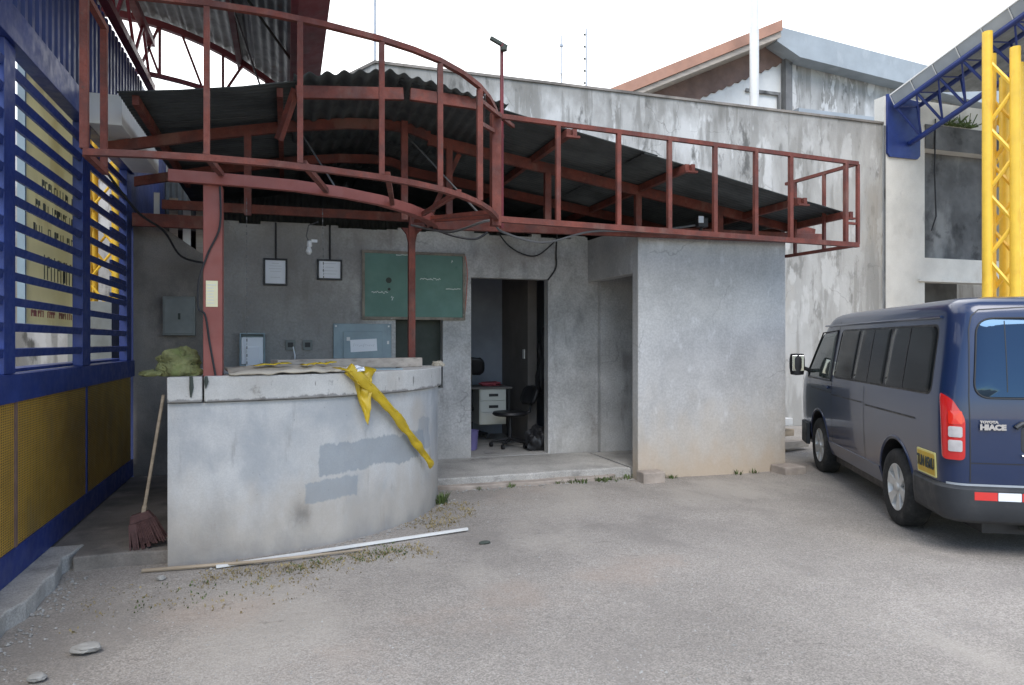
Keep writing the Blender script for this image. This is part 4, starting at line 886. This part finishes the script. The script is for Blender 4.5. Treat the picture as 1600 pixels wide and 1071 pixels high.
# ------------------------------------------------------------------ things on the back wall
YW = 8.8
def rect_frame(mb, x0, x1, z0, z1, t, y0, y1):
    return mb.box((x0, y0, z0), (x1, y1, z0 + t)).box((x0, y0, z1 - t), (x1, y1, z1)).box((x0, y0, z0 + t), (x0 + t, y1, z1 - t)).box((x1 - t, y0, z0 + t), (x1, y1, z1 - t))
def framed(x0, x1, z0, z1, label, lines):
    k = thing('framed_certificate', label, 'framed notice', ((x0 + x1) / 2, YW, z0), 0, 'framed notices on the grey wall')
    obj('frame', rect_frame(MB(), x0, x1, z0, z1, .022, YW - .03, YW - .003), 'black', k, bevel=.003)
    obj('paper', MB().box((x0 + .015, YW - .014, z0 + .015), (x1 - .015, YW - .010, z1 - .015)), 'paper', k)
    mb = MB()
    for f, hw in lines:
        z = z0 + (z1 - z0) * f; c = (x0 + x1) / 2; h = (x1 - x0) * hw / 2; mb.box((c - h, YW - .0155, z - .003), (c + h, YW - .0142, z + .003))
    obj('print', mb, 'print', k)
framed(-.255, .015, 2.275, 2.595, 'portrait format white notice in black frame nearer the red front column', [(.82, .3), (.72, .5), (.62, .55), (.52, .45), (.3, .4)])
framed(.355, .65, 2.355, 2.605, 'landscape format white notice in black frame nearer the green board', [(.8, .5), (.62, .35), (.45, .6), (.3, .5)])
for i, (x, z0) in enumerate(((-.115, 2.597), (.505, 2.607))):
    o = obj('conduit', MB().tube([(x, YW - .012, z0), (x, YW - .012, 3.02)], .011, 6), 'cable', origin=(x, YW, z0)); tag(o, ['thin black conduit running up from the portrait format notice', 'thin black conduit running up from the landscape format notice'][i], 'conduit', 'conduits above the framed notices')
KB = thing('chalkboard', 'green chalkboard in a worn frame with faint white marks beside the doorway', 'board', (1.53, YW, 1.89))
obj('board_surface', MB().box((.92, YW - .035, 1.92), (2.15, YW - .008, 2.70)), 'green', KB)
obj('frame', rect_frame(MB(), .885, 2.185, 1.885, 2.735, .034, YW - .045, YW - .003), 'boardframe', KB, bevel=.005)
mb = MB()
random.seed(21)
def scribble(x0, x1, z, h, n):
    for i in range(n):
        a = x0 + (x1 - x0) * i / n; mb.beam((a, YW - .0365, z + random.uniform(-h, h)), (a + (x1 - x0) / n * 1.1, YW - .0365, z + random.uniform(-h, h)), .003, .010, up=(0, 0, 1))
scribble(1.60, 1.86, 2.40, .012, 14); scribble(1.93, 2.12, 2.28, .006, 9); scribble(1.0, 1.2, 2.22, .012, 10); scribble(1.24, 1.27, 2.15, .05, 3); scribble(2.0, 2.02, 2.63, .02, 3); scribble(1.3, 1.5, 2.69, .006, 5)
obj('chalk_marks', mb, 'chalk', KB)['kind'] = 'stuff'
obj('dark_smudge', MB().lathe([(.035, 0), (.036, -.0012), (.012, -.0018)], 14, (1.21, YW - .0352, 2.37), 'y').lathe([(.018, 0), (.018, -.0012), (.006, -.0016)], 12, (1.215, YW - .0352, 2.26), 'y'), 'ink', KB)
KP = thing('breaker_panel', 'large blue grey breaker panel with a white handwritten label above the counter', 'electrical panel', (.9, YW, 1.25))
obj('cover', MB().box((.545, YW - .03, 1.24), (1.245, YW - .003, 1.83)), 'panelgrey', KP, bevel=.006)
dd = obj('door', MB().box((.66, YW - .042, 1.22), (1.135, YW - .031, 1.735)), 'panelgrey', KP, bevel=.004)
obj('latch', MB().box((.70, YW - .050, 1.62), (.74, YW - .043, 1.665)), 'white', dd)
lm = Matrix.Translation((.905, YW - .0445, 1.565)) @ Matrix.Rotation(R(-3), 4, 'Y')
obj('label', MB().box((-.16, -.001, -.075), (.16, .001, .075), mtx=lm), 'paper', KP)
mb = MB()
for i in range(11): mb.beam(lm @ Vector((-.13 + i * .024, -.002, random.uniform(-.02, .005))), lm @ Vector((-.13 + i * .024 + .018, -.002, random.uniform(-.005, .03))), .001, .006)
obj('handwriting', mb, 'print', KP)
obj('screw', MB().box((.565, YW - .034, 1.79), (.585, YW - .031, 1.81)).box((1.20, YW - .034, 1.79), (1.22, YW - .031, 1.81)).box((1.19, YW - .034, 1.58), (1.215, YW - .031, 1.62)), 'white', KP)
KX = thing('meter_box', 'small open blue box with white papers stuffed in it above the counter', 'electrical box', (-.37, YW, 1.36))
obj('box_shell', rect_frame(MB(), -.51, -.235, 1.33, 1.71, .015, YW - .12, YW - .003).box((-.49, YW - .02, 1.35), (-.25, YW - .004, 1.69)), 'panelgrey', KX)
obj('papers', MB().box((-.49, YW - .125, 1.35), (-.255, YW - .09, 1.66)).box((-.44, YW - .15, 1.33), (-.29, YW - .13, 1.55)), 'paper', KX, bevel=.004)
for i, x in enumerate((.05, .245)):
    k = thing('socket', ['grey wall socket with a white cable hanging down', 'empty square grey wall socket nearest the breaker panel'][i], 'socket', (x, YW, 1.52), 0, 'wall sockets above the counter')
    obj('plate', MB().box((x - .055, YW - .03, 1.51), (x + .055, YW - .003, 1.63)), 'boxgrey', k, bevel=.004)
    obj('outlet', MB().box((x - .03, YW - .04, 1.545), (x + .03, YW - .031, 1.60)), 'black', k)
    if i == 0: obj('cable', MB().tube([(x + .03, YW - .035, 1.55), (x + .05, YW - .04, 1.45), (x + .045, YW - .04, 1.30)], .008, 6), 'paper', k, smooth=True)
KG = thing('fuse_box', 'dirty grey metal box with dark latch on the dark wall left of column', 'electrical box', (-1.16, 8.81, 1.65))
obj('box_shell', MB().box((-1.32, 8.72, 1.68), (-.985, 8.807, 2.12)), 'boxgrey', KG, bevel=.006)
obj('door', MB().box((-1.30, 8.708, 1.70), (-1.005, 8.718, 2.10)), 'boxgrey', KG, bevel=.004)
obj('latch', MB().box((-1.16, 8.70, 1.86), (-1.135, 8.707, 1.93)), 'ink', KG)
# hanging lamp, cords, cables
KL = thing('bulb_holder', 'small white bulb in a loose lampholder hanging below the red beam', 'lamp', (.22, 7.6, 2.62))
obj('flex', MB().tube([(.30, 7.2, 2.79), (.22, 7.5, 2.80), (.20, 7.58, 2.70), (.23, 7.6, 2.64)], .006, 6), 'greycable', KL, smooth=True)
obj('lampholder', MB().lathe([(.01, .06), (.025, .05), (.028, 0), (.02, -.01)], 12, (.23, 7.6, 2.60)), 'white', KL, smooth=True)
obj('bulb', MB().lathe([(.018, 0), (.03, -.03), (.032, -.05), (.018, -.075), (.003, -.08)], 14, (.225, 7.6, 2.59)), 'white', KL, smooth=True)
obj('tape', MB().box((.25, 7.59, 2.64), (.31, 7.60, 2.67)), 'white', KL)
for i, (p, q, lb) in enumerate((((-.30, 6.0, 2.76), (-.30, 6.05, 1.36), 'long light chain hanging beside the red front column down to the counter'), ((.30, 6.3, 2.76), (.31, 6.32, 2.15), 'shorter light chain hanging just right of the bulb'))):
    mb = MB(); P, Q = Vector(p), Vector(q); nn = int((P - Q).length / .03)
    for k in range(nn):
        c = P + (Q - P) * (k + .5) / nn; mb.box((c.x - (.004 if k % 2 else .0012), c.y - (.0012 if k % 2 else .004), c.z - .012), (c.x + (.004 if k % 2 else .0012), c.y + (.0012 if k % 2 else .004), c.z + .012))
    o = obj('chain', mb, 'greycable', origin=p); tag(o, lb, 'chain', 'chains hanging from the curved beam')
def cable(name, pts, r, m, label, cat='cable'):
    P = [Vector(p) for p in pts]; out_ = []
    for i in range(len(P) - 1):
        a, b, c, d = P[max(i - 1, 0)], P[i], P[i + 1], P[min(i + 2, len(P) - 1)]
        for k in range(6):
            t = k / 6; out_.append(.5 * ((2 * b) + (c - a) * t + (2 * a - 5 * b + 4 * c - d) * t * t + (-a + 3 * b - 3 * c + d) * t ** 3))
    out_.append(P[-1])
    o = obj(name, MB().tube(out_, r, 6), m, smooth=True, origin=P[0]); return tag(o, label, cat)
cable('cable', [(-.46, 5.545, 2.74), (-.46, 5.545, 2.45), (-.54, 5.55, 2.25), (-.60, 5.548, 2.05), (-.605, 5.55, 1.85), (-.56, 5.548, 1.80), (-.53, 5.548, 1.60), (-.49, 5.545, 1.36)], .008, 'cable', 'black cable winding down the front face of the red front column')
cable('cable', [(1.2, 7.05, 2.78), (1.5, 6.6, 2.66), (1.75, 6.1, 2.70), (2.05, 6.7, 2.70), (2.6, 7.0, 2.66), (3.2, 7.1, 2.82), (3.9, 7.1, 2.86), (4.5, 7.05, 2.95)], .012, 'greycable', 'grey cable sagging along the lower rail towards the floodlight')
cable('cable', [(1.35, 7.1, 2.80), (1.55, 6.9, 2.68), (1.8, 6.85, 2.64), (1.95, 6.9, 2.72)], .012, 'cable', 'black cable loop bunched at the end of the curved beam')
cable('cable', [(2.5, 8.5, 3.05), (2.75, 8.72, 2.86), (3.0, 8.75, 2.75), (3.2, 8.75, 2.77), (3.45, 8.7, 3.0)], .009, 'cable', 'thin black cable drooping in a shallow loop above the doorway')
cable('cable', [(3.38, 8.6, 3.02), (3.42, 8.74, 2.80), (3.43, 8.77, 2.60), (3.32, 8.785, 2.43)], .011, 'cable', 'black cable hanging down to the top right door corner')
cable('cable', [(2.18, 8.74, 2.70), (2.21, 8.76, 2.5), (2.20, 8.77, 2.2), (2.18, 8.77, 1.95)], .006, 'signred', 'thin red cord hanging beside the right edge of the chalkboard', 'cord')
cable('cable', [(-1.55, 6.7, 3.2), (-1.35, 7.4, 2.85), (-1.2, 8.0, 2.75), (-1.1, 8.5, 2.55), (-.85, 8.7, 2.5)], .012, 'cable', 'black cable slung from the blue wall towards the dirty side wall')
KF = thing('floodlight', 'small black floodlight with pale lens sitting on the lower rail', 'lamp', (4.52, 7.0, 2.93))
obj('housing', MB().box((4.47, 6.98, 2.92), (4.60, 7.06, 3.03)), 'black', KF, bevel=.01)
obj('lens', MB().box((4.462, 6.965, 2.96), (4.53, 6.978, 3.04)), 'lampwhite', KF, bevel=.004)
obj('bracket', MB().beam((4.54, 7.02, 2.92), (4.54, 7.1, 2.85), .03, .015), 'black', KF)

# ------------------------------------------------------------------ on the counter
random.seed(5)
def lump(c, r, sq, seed, amp=.35, n=3, fr=2.2):
    b = bmesh.new(); bmesh.ops.create_icosphere(b, subdivisions=n + 1, radius=1)
    mb = MB(); vs = []
    for v in b.verts:
        d = v.co.normalized(); q = 1 + amp * mnoise.noise(d * fr + Vector((seed, 0, 0))) + amp * .5 * abs(mnoise.noise(d * fr * 3 + Vector((0, seed, 0))))
        p = Vector((d.x * r * sq[0], d.y * r * sq[1], d.z * r * sq[2])) * q
        p.z = max(p.z, -r * sq[2] * .72); vs.append(p + Vector(c))
    b.faces.ensure_lookup_table(); mb.add(vs, [tuple(v.index for v in f.verts) for f in b.faces]); b.free(); return mb
o = obj('net_sack', lump((-.76, 5.68, 1.435), .125, (1.25, .9, .9), 3, .42, 4, 1.7), 'net', smooth=True, origin=(-.77, 5.68, 1.355)); tag(o, 'crumpled green and yellow net sack on the left end of the counter', 'sack')
o = obj('sack_tail', lump((-.93, 5.60, 1.375), .045, (1.4, .8, .6), 8, .5, 2), 'net', smooth=True, origin=(-.93, 5.6, 1.36)); o.parent = bpy.data.objects['net_sack']; o.location = (-.16, -.08, .005)
tag(obj('plank', MB().beam((-.10, 6.45, 1.405), (1.26, 7.0, 1.405), .16, .09), 'greywood', origin=(.7, 6.8, 1.375), bevel=.006), 'long grey beige plank lying along the back edge of the counter', 'plank')
tag(obj('plank', MB().beam((-.35, 6.55, 1.375), (.25, 6.85, 1.375), .12, .035), 'wood', origin=(.4, 6.8, 1.43), bevel=.005), 'shorter brown plank lying behind the cardboard at the red front column', 'plank')
# flattened cardboard on the front edge
mb = MB(); vs = []; nu, nv_ = 26, 8
for j in range(nv_ + 1):
    for i in range(nu + 1):
        t = .175 + .42 * i / nu; rr = j / nv_; q = ell(t, 2.36 - .42 * rr, 1.95 - .42 * rr); z = 1.372 + .022 * mnoise.noise(Vector((i * .35, j * .5, 2))) + .03 * rr + .012 * (i / nu)
        if j == 0: z -= .008
        vs.append((q[0], q[1], z + .004))
mb.add(vs, [(j * (nu + 1) + i, j * (nu + 1) + i + 1, (j + 1) * (nu + 1) + i + 1, (j + 1) * (nu + 1) + i) for j in range(nv_) for i in range(nu)])
tag(obj('cardboard_sheet', mb, 'card', smooth=True, solid=.012, origin=(0, 5.7, 1.36)), 'flattened dirty cardboard sheet lying along the front edge of the counter', 'cardboard')
for i, (t0, t1, r0, lb) in enumerate(((.27, .40, .2, 'left yellow strip lying on the cardboard sheet'), (.44, .57, .15, 'right yellow strip lying on the cardboard sheet'))):
    mb = MB(); vs = []
    for k in range(15):
        t = t0 + (t1 - t0) * k / 14
        for rr in (r0, r0 + .09):
            q = ell(t, 2.36 - rr, 1.95 - rr); vs.append((q[0], q[1], 1.425 + .012 * mnoise.noise(Vector((k * .6, rr * 30, i))) + .014 * k / 14))
    mb.add(vs, [(2 * k, 2 * k + 1, 2 * k + 3, 2 * k + 2) for k in range(14)])
    tag(obj('yellow_strip', mb, 'plastic', smooth=True, solid=.008, origin=(*ell(t0), 1.41)), lb, 'plastic strip', 'yellow strips on the cardboard')
tag(obj('paper_scrap', lump((.52, 5.80, 1.385), .06, (1.3, .9, .4), 11, .6, 2), 'paper', origin=(.52, 5.8, 1.36)), 'crumpled white paper scrap beside the hanging yellow plastic', 'paper')
tag(obj('paper_scrap', lump((1.50, 7.18, 1.375), .055, (1.0, .9, .6), 14, .6, 2), 'card', origin=(1.5, 7.18, 1.355)), 'torn pale paper hanging at the right end of the counter top', 'paper')
tag(obj('foil_scrap', MB().box((.74, 6.3, 1.357), (1.0, 6.45, 1.366)), 'panelgrey', origin=(.87, 6.4, 1.357)), 'flat blue grey sheet lying on the counter in front of the plank', 'sheet')
# yellow plastic: crumpled sheet over the edge and the long folded strip hanging across the face
KY = thing('yellow_plastic', 'yellow plastic hanging over the counter edge with a long folded strip reaching down right', 'plastic sheet', (.45, 5.6, 1.36))
def drape():
    mb = MB(); vs = []; nu, nv_ = 30, 34
    for j in range(nv_ + 1):
        v = j / nv_
        for i in range(nu + 1):
            u = i / nu; t = .535 + (.15 - .07 * v) * u + .055 * v
            e = .035 + .03 * math.sin(u * 9 + v * 2) + .035 * mnoise.noise(Vector((u * 4, v * 3, 3))) + .018 * mnoise.noise(Vector((u * 13, v * 8, 5)))
            q = ell(t, 2.345 + e, 1.935 + e); L_ = .14 + .30 * math.exp(-((u - .58) / .26) ** 2) + .03 * mnoise.noise(Vector((u * 7, 1, 2)))
            z = 1.40 - L_ * v * 1.05 - (0 if v > .05 else -.0)
            if v < .12: q = ell(t, 2.345 + e - .12 * (1 - v / .12), 1.935 + e - .12 * (1 - v / .12))
            vs.append((q[0] + .04 * v * (.6 - u), q[1], z))
    mb.add(vs, [(j * (nu + 1) + i, j * (nu + 1) + i + 1, (j + 1) * (nu + 1) + i + 1, (j + 1) * (nu + 1) + i) for j in range(nv_) for i in range(nu)])
    return mb
obj('crumpled_sheet', drape(), 'plastic', KY, smooth=True, solid=.004)
pts = []
for k in range(17):
    f = k / 16; t = .56 + (1.06 - .56) * f; e = .07 + .012 * math.sin(f * 7); q = ell(t, 2.31 + e, 1.9 + e); pts.append((q[0], q[1], 1.385 - .93 * f ** 1.05))
fs_ = MB().tube([Vector(a) + (Vector(b) - Vector(a)) * k / 4 for a, b in zip(pts, pts[1:]) for k in range(4)] + [pts[-1]], [.049 + .005 * math.sin(k * .42) - .0003 * k for k in range(64)] + [.028], 16, sx=.45)
for k, v in enumerate(fs_.v):
    v = Vector(v); d = .022 * mnoise.noise(v * 9) + .012 * abs(mnoise.noise(Vector((v.x * 22, v.y * 22, v.z * 30)))); fs_.v[k] = tuple(v + Vector((.4, -.7, .5)) * d)
obj('folded_strip', fs_, 'plastic', KY, smooth=True)

obj('strip_fold', MB().tube([Vector(p) + Vector((.0, -.018, .03)) for p in pts[2:]], [.012 + .004 * math.sin(k * 2.1) for k in range(15)], 6), 'plastic', KY, smooth=True)
o = obj('paper_sticker', MB().box((-.555, 5.553, 1.86), (-.475, 5.556, 2.05)), 'signcream', origin=(-.515, 5.555, 1.86)); tag(o, 'pale yellow paper notice stuck on the red front column', 'notice')
mb = MB()
for k in range(7): mb.box((-.545, 5.5515, 1.885 + k * .022), (-.485 - random.uniform(0, .02), 5.5525, 1.890 + k * .022))
q = obj('print', mb, 'print'); q.parent = o; q.location = (.515, -5.555, -1.86)

# ------------------------------------------------------------------ room furniture seen through the doorway
KD = thing('desk', 'dark topped desk with a white three drawer pedestal inside the doorway', 'desk', (2.9, 10.2, .12))
obj('desk_top', MB().box((2.15, 9.95, .915), (3.20, 10.65, .945)), 'insidebrown', KD, bevel=.004)
pd = obj('pedestal', MB().box((2.70, 9.98, .39), (3.11, 10.6, .913)), 'drawer', KD, bevel=.004)
for z0, z1 in ((.745, .905), (.575, .738), (.40, .568)):
    d_ = obj('drawer', MB().box((2.71, 9.962, z0), (3.10, 9.978, z1)), 'drawer', pd, bevel=.003)
    if z0 > .5: obj('drawer_handle', MB().box((2.84, 9.95, (z0 + z1) / 2 - .02), (2.98, 9.961, (z0 + z1) / 2 + .02)), 'black', pd)
for x in (2.2, 3.16): obj('desk_leg', MB().box((x - .02, 10.0, .122), (x + .02, 10.04, .913)), 'black', KD)
def office_chair(label, x, y, rot, bz=0., by=0.):
    k = thing('office_chair', label, 'chair', (x, y, .122), rot, 'office chairs in the room')
    obj('seat', MB().lathe([(.05, .44), (.22, .445), (.255, .47), (.24, .50), (.05, .505)], 20), 'black', k, local=True, smooth=True)
    mb = MB(); vs = []
    for j in range(9):
        for i in range(9):
            u, v = (i / 8 - .5) * 2, j / 8; ww = .20 * (1 - .35 * (2 * v - 1) ** 4); vs.append((ww * u, .24 + by + .10 * v - .04 * u * u, .60 + bz + .25 * v))
    mb.add(vs, [(j * 9 + i, j * 9 + i + 1, j * 9 + i + 10, j * 9 + i + 9) for j in range(8) for i in range(8)])
    obj('backrest', mb, 'black', k, local=True, smooth=True, solid=.05)
    obj('back_bar', MB().tube([(0, .1, .45), (0, .25 + by, .48), (0, .30 + by, .72 + bz)], .02, 8), 'black', k, local=True, smooth=True)
    obj('gas_post', MB().tube([(0, 0, .10), (0, 0, .44)], .025, 10), 'black', k, local=True, smooth=True)
    for i in range(5):
        t = i * 2 * math.pi / 5 + .4; e = (math.cos(t) * .27, math.sin(t) * .27)
        leg = obj('leg', MB().tube([(0, 0, .12), (*e, .075)], [.026, .016], 8), 'black', k, local=True, smooth=True)
        obj('castor', MB().lathe([(.01, -.02), (.032, -.018), (.032, .018), (.01, .02)], 12, (*e, .034), 'y'), 'black', leg, local=True, smooth=True)
    return k
office_chair('black swivel chair with low oval back in front of the white drawers', 3.02, 9.5, R(-80), 0, .06)
office_chair('black chair behind the desk only its rounded back showing at the door edge', 2.72, 10.55, R(165), .40)
o = obj('black_bag', lump((3.42 - .12, 9.12, .26), .19, (.85, .7, 1.0), 21, .35), 'black', smooth=True, origin=(3.3, 9.12, .122)); tag(o, 'bulging black bag on the floor against the right door jamb', 'bag')
o = obj('purple_bucket', MB().lathe([(.07, 0), (.09, .02), (.105, .26), (.115, .27), (.10, .275), (.09, .04)], 20, (2.42, 9.4, .122)), 'purple', smooth=True, origin=(2.42, 9.4, .122)); tag(o, 'purple plastic bucket on the floor at the left door edge', 'bucket')
o = obj('red_cloth', lump((2.95, 10.25, .97), .08, (1.9, 1.2, .5), 31, .6, 2), 'redcloth', smooth=True, origin=(2.95, 10.25, .946)); tag(o, 'small red cloth heap lying on the desk', 'cloth')
o = obj('coat', lump((3.58, 9.62, 1.2), .2, (.5, .5, 2.4), 41, .5), 'cable', smooth=True, origin=(3.58, 9.62, .72)); o['label'] = 'dark coat hanging in shadow behind the right door jamb'; o['category'] = 'coat'

# ------------------------------------------------------------------ ground clutter
KR = thing('broom', 'broom with long wooden handle and dark red bristles leaning on the counter corner', 'broom', (-.98, 5.70, .10))
b0 = Vector((-1.00, 5.72, .30)); b1 = Vector((-.845, 5.62, 1.22))
obj('handle', MB().tube([b0, b1], .012, 8), 'wood', KR, smooth=True)
mb = MB(); random.seed(9)
mb.prism([(-.085, .0), (.085, 0), (.06, .06), (-.06, .06)], -.03, .03, 'y')
head = MB(); mt = Matrix.Translation((-1.0, 5.72, .30)) @ Matrix.Rotation(R(-16), 4, 'Y')
obj('broom_head', MB().add([mt @ Vector(v) for v in mb.v], mb.f), 'broomred', KR, bevel=.006)
bm_ = MB()
for i in range(22):
    for j in range(3):
        x = -.083 + .166 * i / 21; bm_.beam(mt @ Vector((x, -.024 + j * .024, .0)), mt @ Vector((x * 1.45 + random.uniform(-.012, .012), (-.024 + j * .024) * 2.0, -.175 + random.uniform(-.02, .02))), .011, .011)
o = obj('bristles', bm_, 'broomred', KR); o['kind'] = 'stuff'
obj('broom_ferrule', MB().tube([b0 + (b1 - b0) * .02, b0 + (b1 - b0) * .12], .018, 8), 'wood', KR, smooth=True)
tag(obj('white_batten', MB().beam((-.47, 5.36, .022), (1.46, 5.78, .026), .026, .018), 'white', origin=(.6, 5.7, .01)), 'long thin white batten lying on the ground along the counter foot', 'batten')
tag(obj('dark_stick', MB().tube([(-.95, 5.42, .02), (-.2, 5.36, .03), (.55, 5.46, .02)], [.014, .012, .008], 7), 'wood', smooth=True, origin=(0, 5.42, .01)), 'dark wooden stick lying beside the white batten at the counter foot', 'stick')
tag(obj('block', MB().box((3.86, 7.14, -.03), (4.14, 7.33, .12)), 'brick', origin=(4.0, 7.2, 0), bevel=.015), 'worn concrete block at the left foot of the box room', 'block')
tag(obj('block', MB().box((5.72, 7.05, -.03), (6.02, 7.335, .095)), 'brick', origin=(5.9, 7.2, 0), bevel=.015), 'worn concrete block at the right foot of the box room near the van', 'block')
for i, (c, s, lb) in enumerate((((-.98, 4.12, .03), (.07, .045, .024), 'larger pale flat stone by the broken pavement edge'), ((-1.12, 3.85, .02), (.04, .032, .02), 'small pale stone nearest the lower left corner'), ((-.80, 5.22, .02), (.028, .022, .02), 'tiny white stone beside the dark stick end'), ((1.50, 5.38, .015), (.05, .018, .015), 'small dark stick piece on the gravel right of the batten'))):
    o = obj('stone', lump(c, 1, s, 50 + i, .28, 2, 1.4), 'ink' if i == 3 else 'stone', smooth=False, origin=(c[0], c[1], 0)); tag(o, lb, 'stone', 'loose stones on the ground')
# scrap heap between the box room and the rear wall
for i, (a, b, wd, m_, lb) in enumerate((((6.05, 8.4, .10), (7.4, 8.7, .10), .14, 'greywood', 'lowest grey plank of the scrap pile behind the van nose'), ((6.0, 8.6, .26), (7.3, 8.9, .24), .14, 'wood', 'brown plank in the middle of the scrap pile behind the van nose'), ((6.05, 8.45, .42), (7.2, 8.8, .42), .12, 'white', 'pale plank on top of the scrap pile behind the van nose'))):
    tag(obj('scrap_plank', MB().beam(a, b, wd, .10), m_, origin=a, bevel=.005), lb, 'plank', 'planks of the scrap pile')
tag(obj('scrap_crate', MB().box((6.05, 8.9, .0), (6.9, 9.3, 1.0)), 'ink', origin=(6.4, 9.1, 0), bevel=.01), 'dark scrap box behind the plank pile beside the box room', 'box')

# weeds, dry grass, pebbles
random.seed(11)
def tufts(spots, m, name, hmin, hmax, per=14, spread=.05):
    mb = MB()
    for x, y, z in spots:
        for _ in range(per):
            a = random.uniform(0, 6.28); r = random.random() * spread; h = random.uniform(hmin, hmax); bx, by = x + r * math.cos(a), y + r * math.sin(a); ln = random.uniform(.2, 1.0) * h; wd = random.uniform(.003, .007)
            c, s = math.cos(a) * ln, math.sin(a) * ln; px, py = -math.sin(a) * wd, math.cos(a) * wd
            mb.add([(bx - px, by - py, z), (bx + px, by + py, z), (bx + c * .5 + px * .8, by + s * .5 + py * .8, z + h * .7), (bx + c * .5 - px * .8, by + s * .5 - py * .8, z + h * .7), (bx + c, by + s, z + h)], [(0, 1, 2, 3), (3, 2, 4)])
    return tag(obj(name, mb, m), kind='stuff')
def on_ell(t, e): q = ell(t, 2.31 + e, 1.9 + e); return (q[0], q[1], gz(*q))
tufts([(random.uniform(3.1, 3.85), 7.42 + random.uniform(-.06, .06), .0) for _ in range(20)] + [(random.uniform(2.0, 3.2), 7.42 + random.uniform(-.05, .05), 0) for _ in range(7)] + [(random.uniform(4.2, 5.5), 7.31 + random.uniform(-.03, .02), 0) for _ in range(8)], 'weed', 'green_weeds', .02, .06, 10)
tufts([on_ell(1.30 + random.uniform(-.035, .035), .05) for _ in range(9)], 'weed', 'weed_clump', .05, .11, 12, .06)
def foot(x, sp): return (x, 5.24 + .15 * max(0, x) + random.gauss(0, sp), gz(x, 5.3))
tufts([foot(random.uniform(-.55, 1.05), .09) for _ in range(190)] + [on_ell(random.uniform(.85, 1.3), random.uniform(.03, .42)) for _ in range(120)] + [(random.uniform(-1.2, .2), 4.9 + random.gauss(0, .2), 0) for _ in range(50)], 'dryplant', 'dry_grass', .004, .018, 7, .09)
tufts([foot(random.uniform(.0, .9), .08) for _ in range(50)] + [(random.uniform(-.9, -.1), 4.95 + random.gauss(0, .18), 0) for _ in range(16)], 'weed', 'sparse_grass', .004, .018, 6, .07)
mb = MB()
for _ in range(5200):
    # density falls off away from the camera; loose chips lie over the whole yard
    y = 2.9 + 5.6 * random.random() ** 1.5; x = random.uniform(-1.4, 1.0 + y * .95)
    if (x + .8) / 2.4 < 1 and y > 7.4 - 1.98 * math.sqrt(max(0, 1 - max(0, (x + .8) / 2.4) ** 2)) and x < 1.6: continue
    if y > 7.3: continue
    r = random.uniform(.0025, .0075) * (1.6 if random.random() < .04 else 1); z = gz(x, y); a = random.uniform(0, 6.28)
    c, s = math.cos(a) * r, math.sin(a) * r
    mb.add([(x + c, y + s, z), (x - s, y + c, z), (x - c, y - s, z), (x + s, y - c, z), (x + c * .3, y + s * .2, z + r * random.uniform(.5, 1.0))], [(0, 1, 4), (1, 2, 4), (2, 3, 4), (3, 0, 4)])
tag(obj('loose_gravel', mb, 'stone'), kind='stuff')
# rubble along the foot of the pavement, counter and step
mb = MB(); random.seed(13)
for _ in range(420):
    k = random.random()
    if k < .35: x, y = -1.42 + abs(random.gauss(0, .09)), random.uniform(3.2, 5.5)
    elif k < .7:
        q = on_ell(random.uniform(0, 1.5), abs(random.gauss(0, .08)) + .02); x, y = q[0], q[1]
    else: x, y = random.uniform(1.6, 3.9), 7.42 - abs(random.gauss(0, .06))
    r = random.uniform(.006, .018); z = gz(x, y) + r * .3
    mb.add([(x + r * random.uniform(.6, 1.2) * a, y + r * random.uniform(.6, 1.2) * b, z + r * .7 * c) for a, b, c in ((1, 0, 0), (-1, 0, 0), (0, 1, 0), (0, -1, 0), (0, 0, 1), (0, 0, -1))], [(0, 2, 4), (2, 1, 4), (1, 3, 4), (3, 0, 4), (2, 0, 5), (1, 2, 5), (3, 1, 5), (0, 3, 5)])
tag(obj('rubble', mb, 'stone'), kind='stuff')
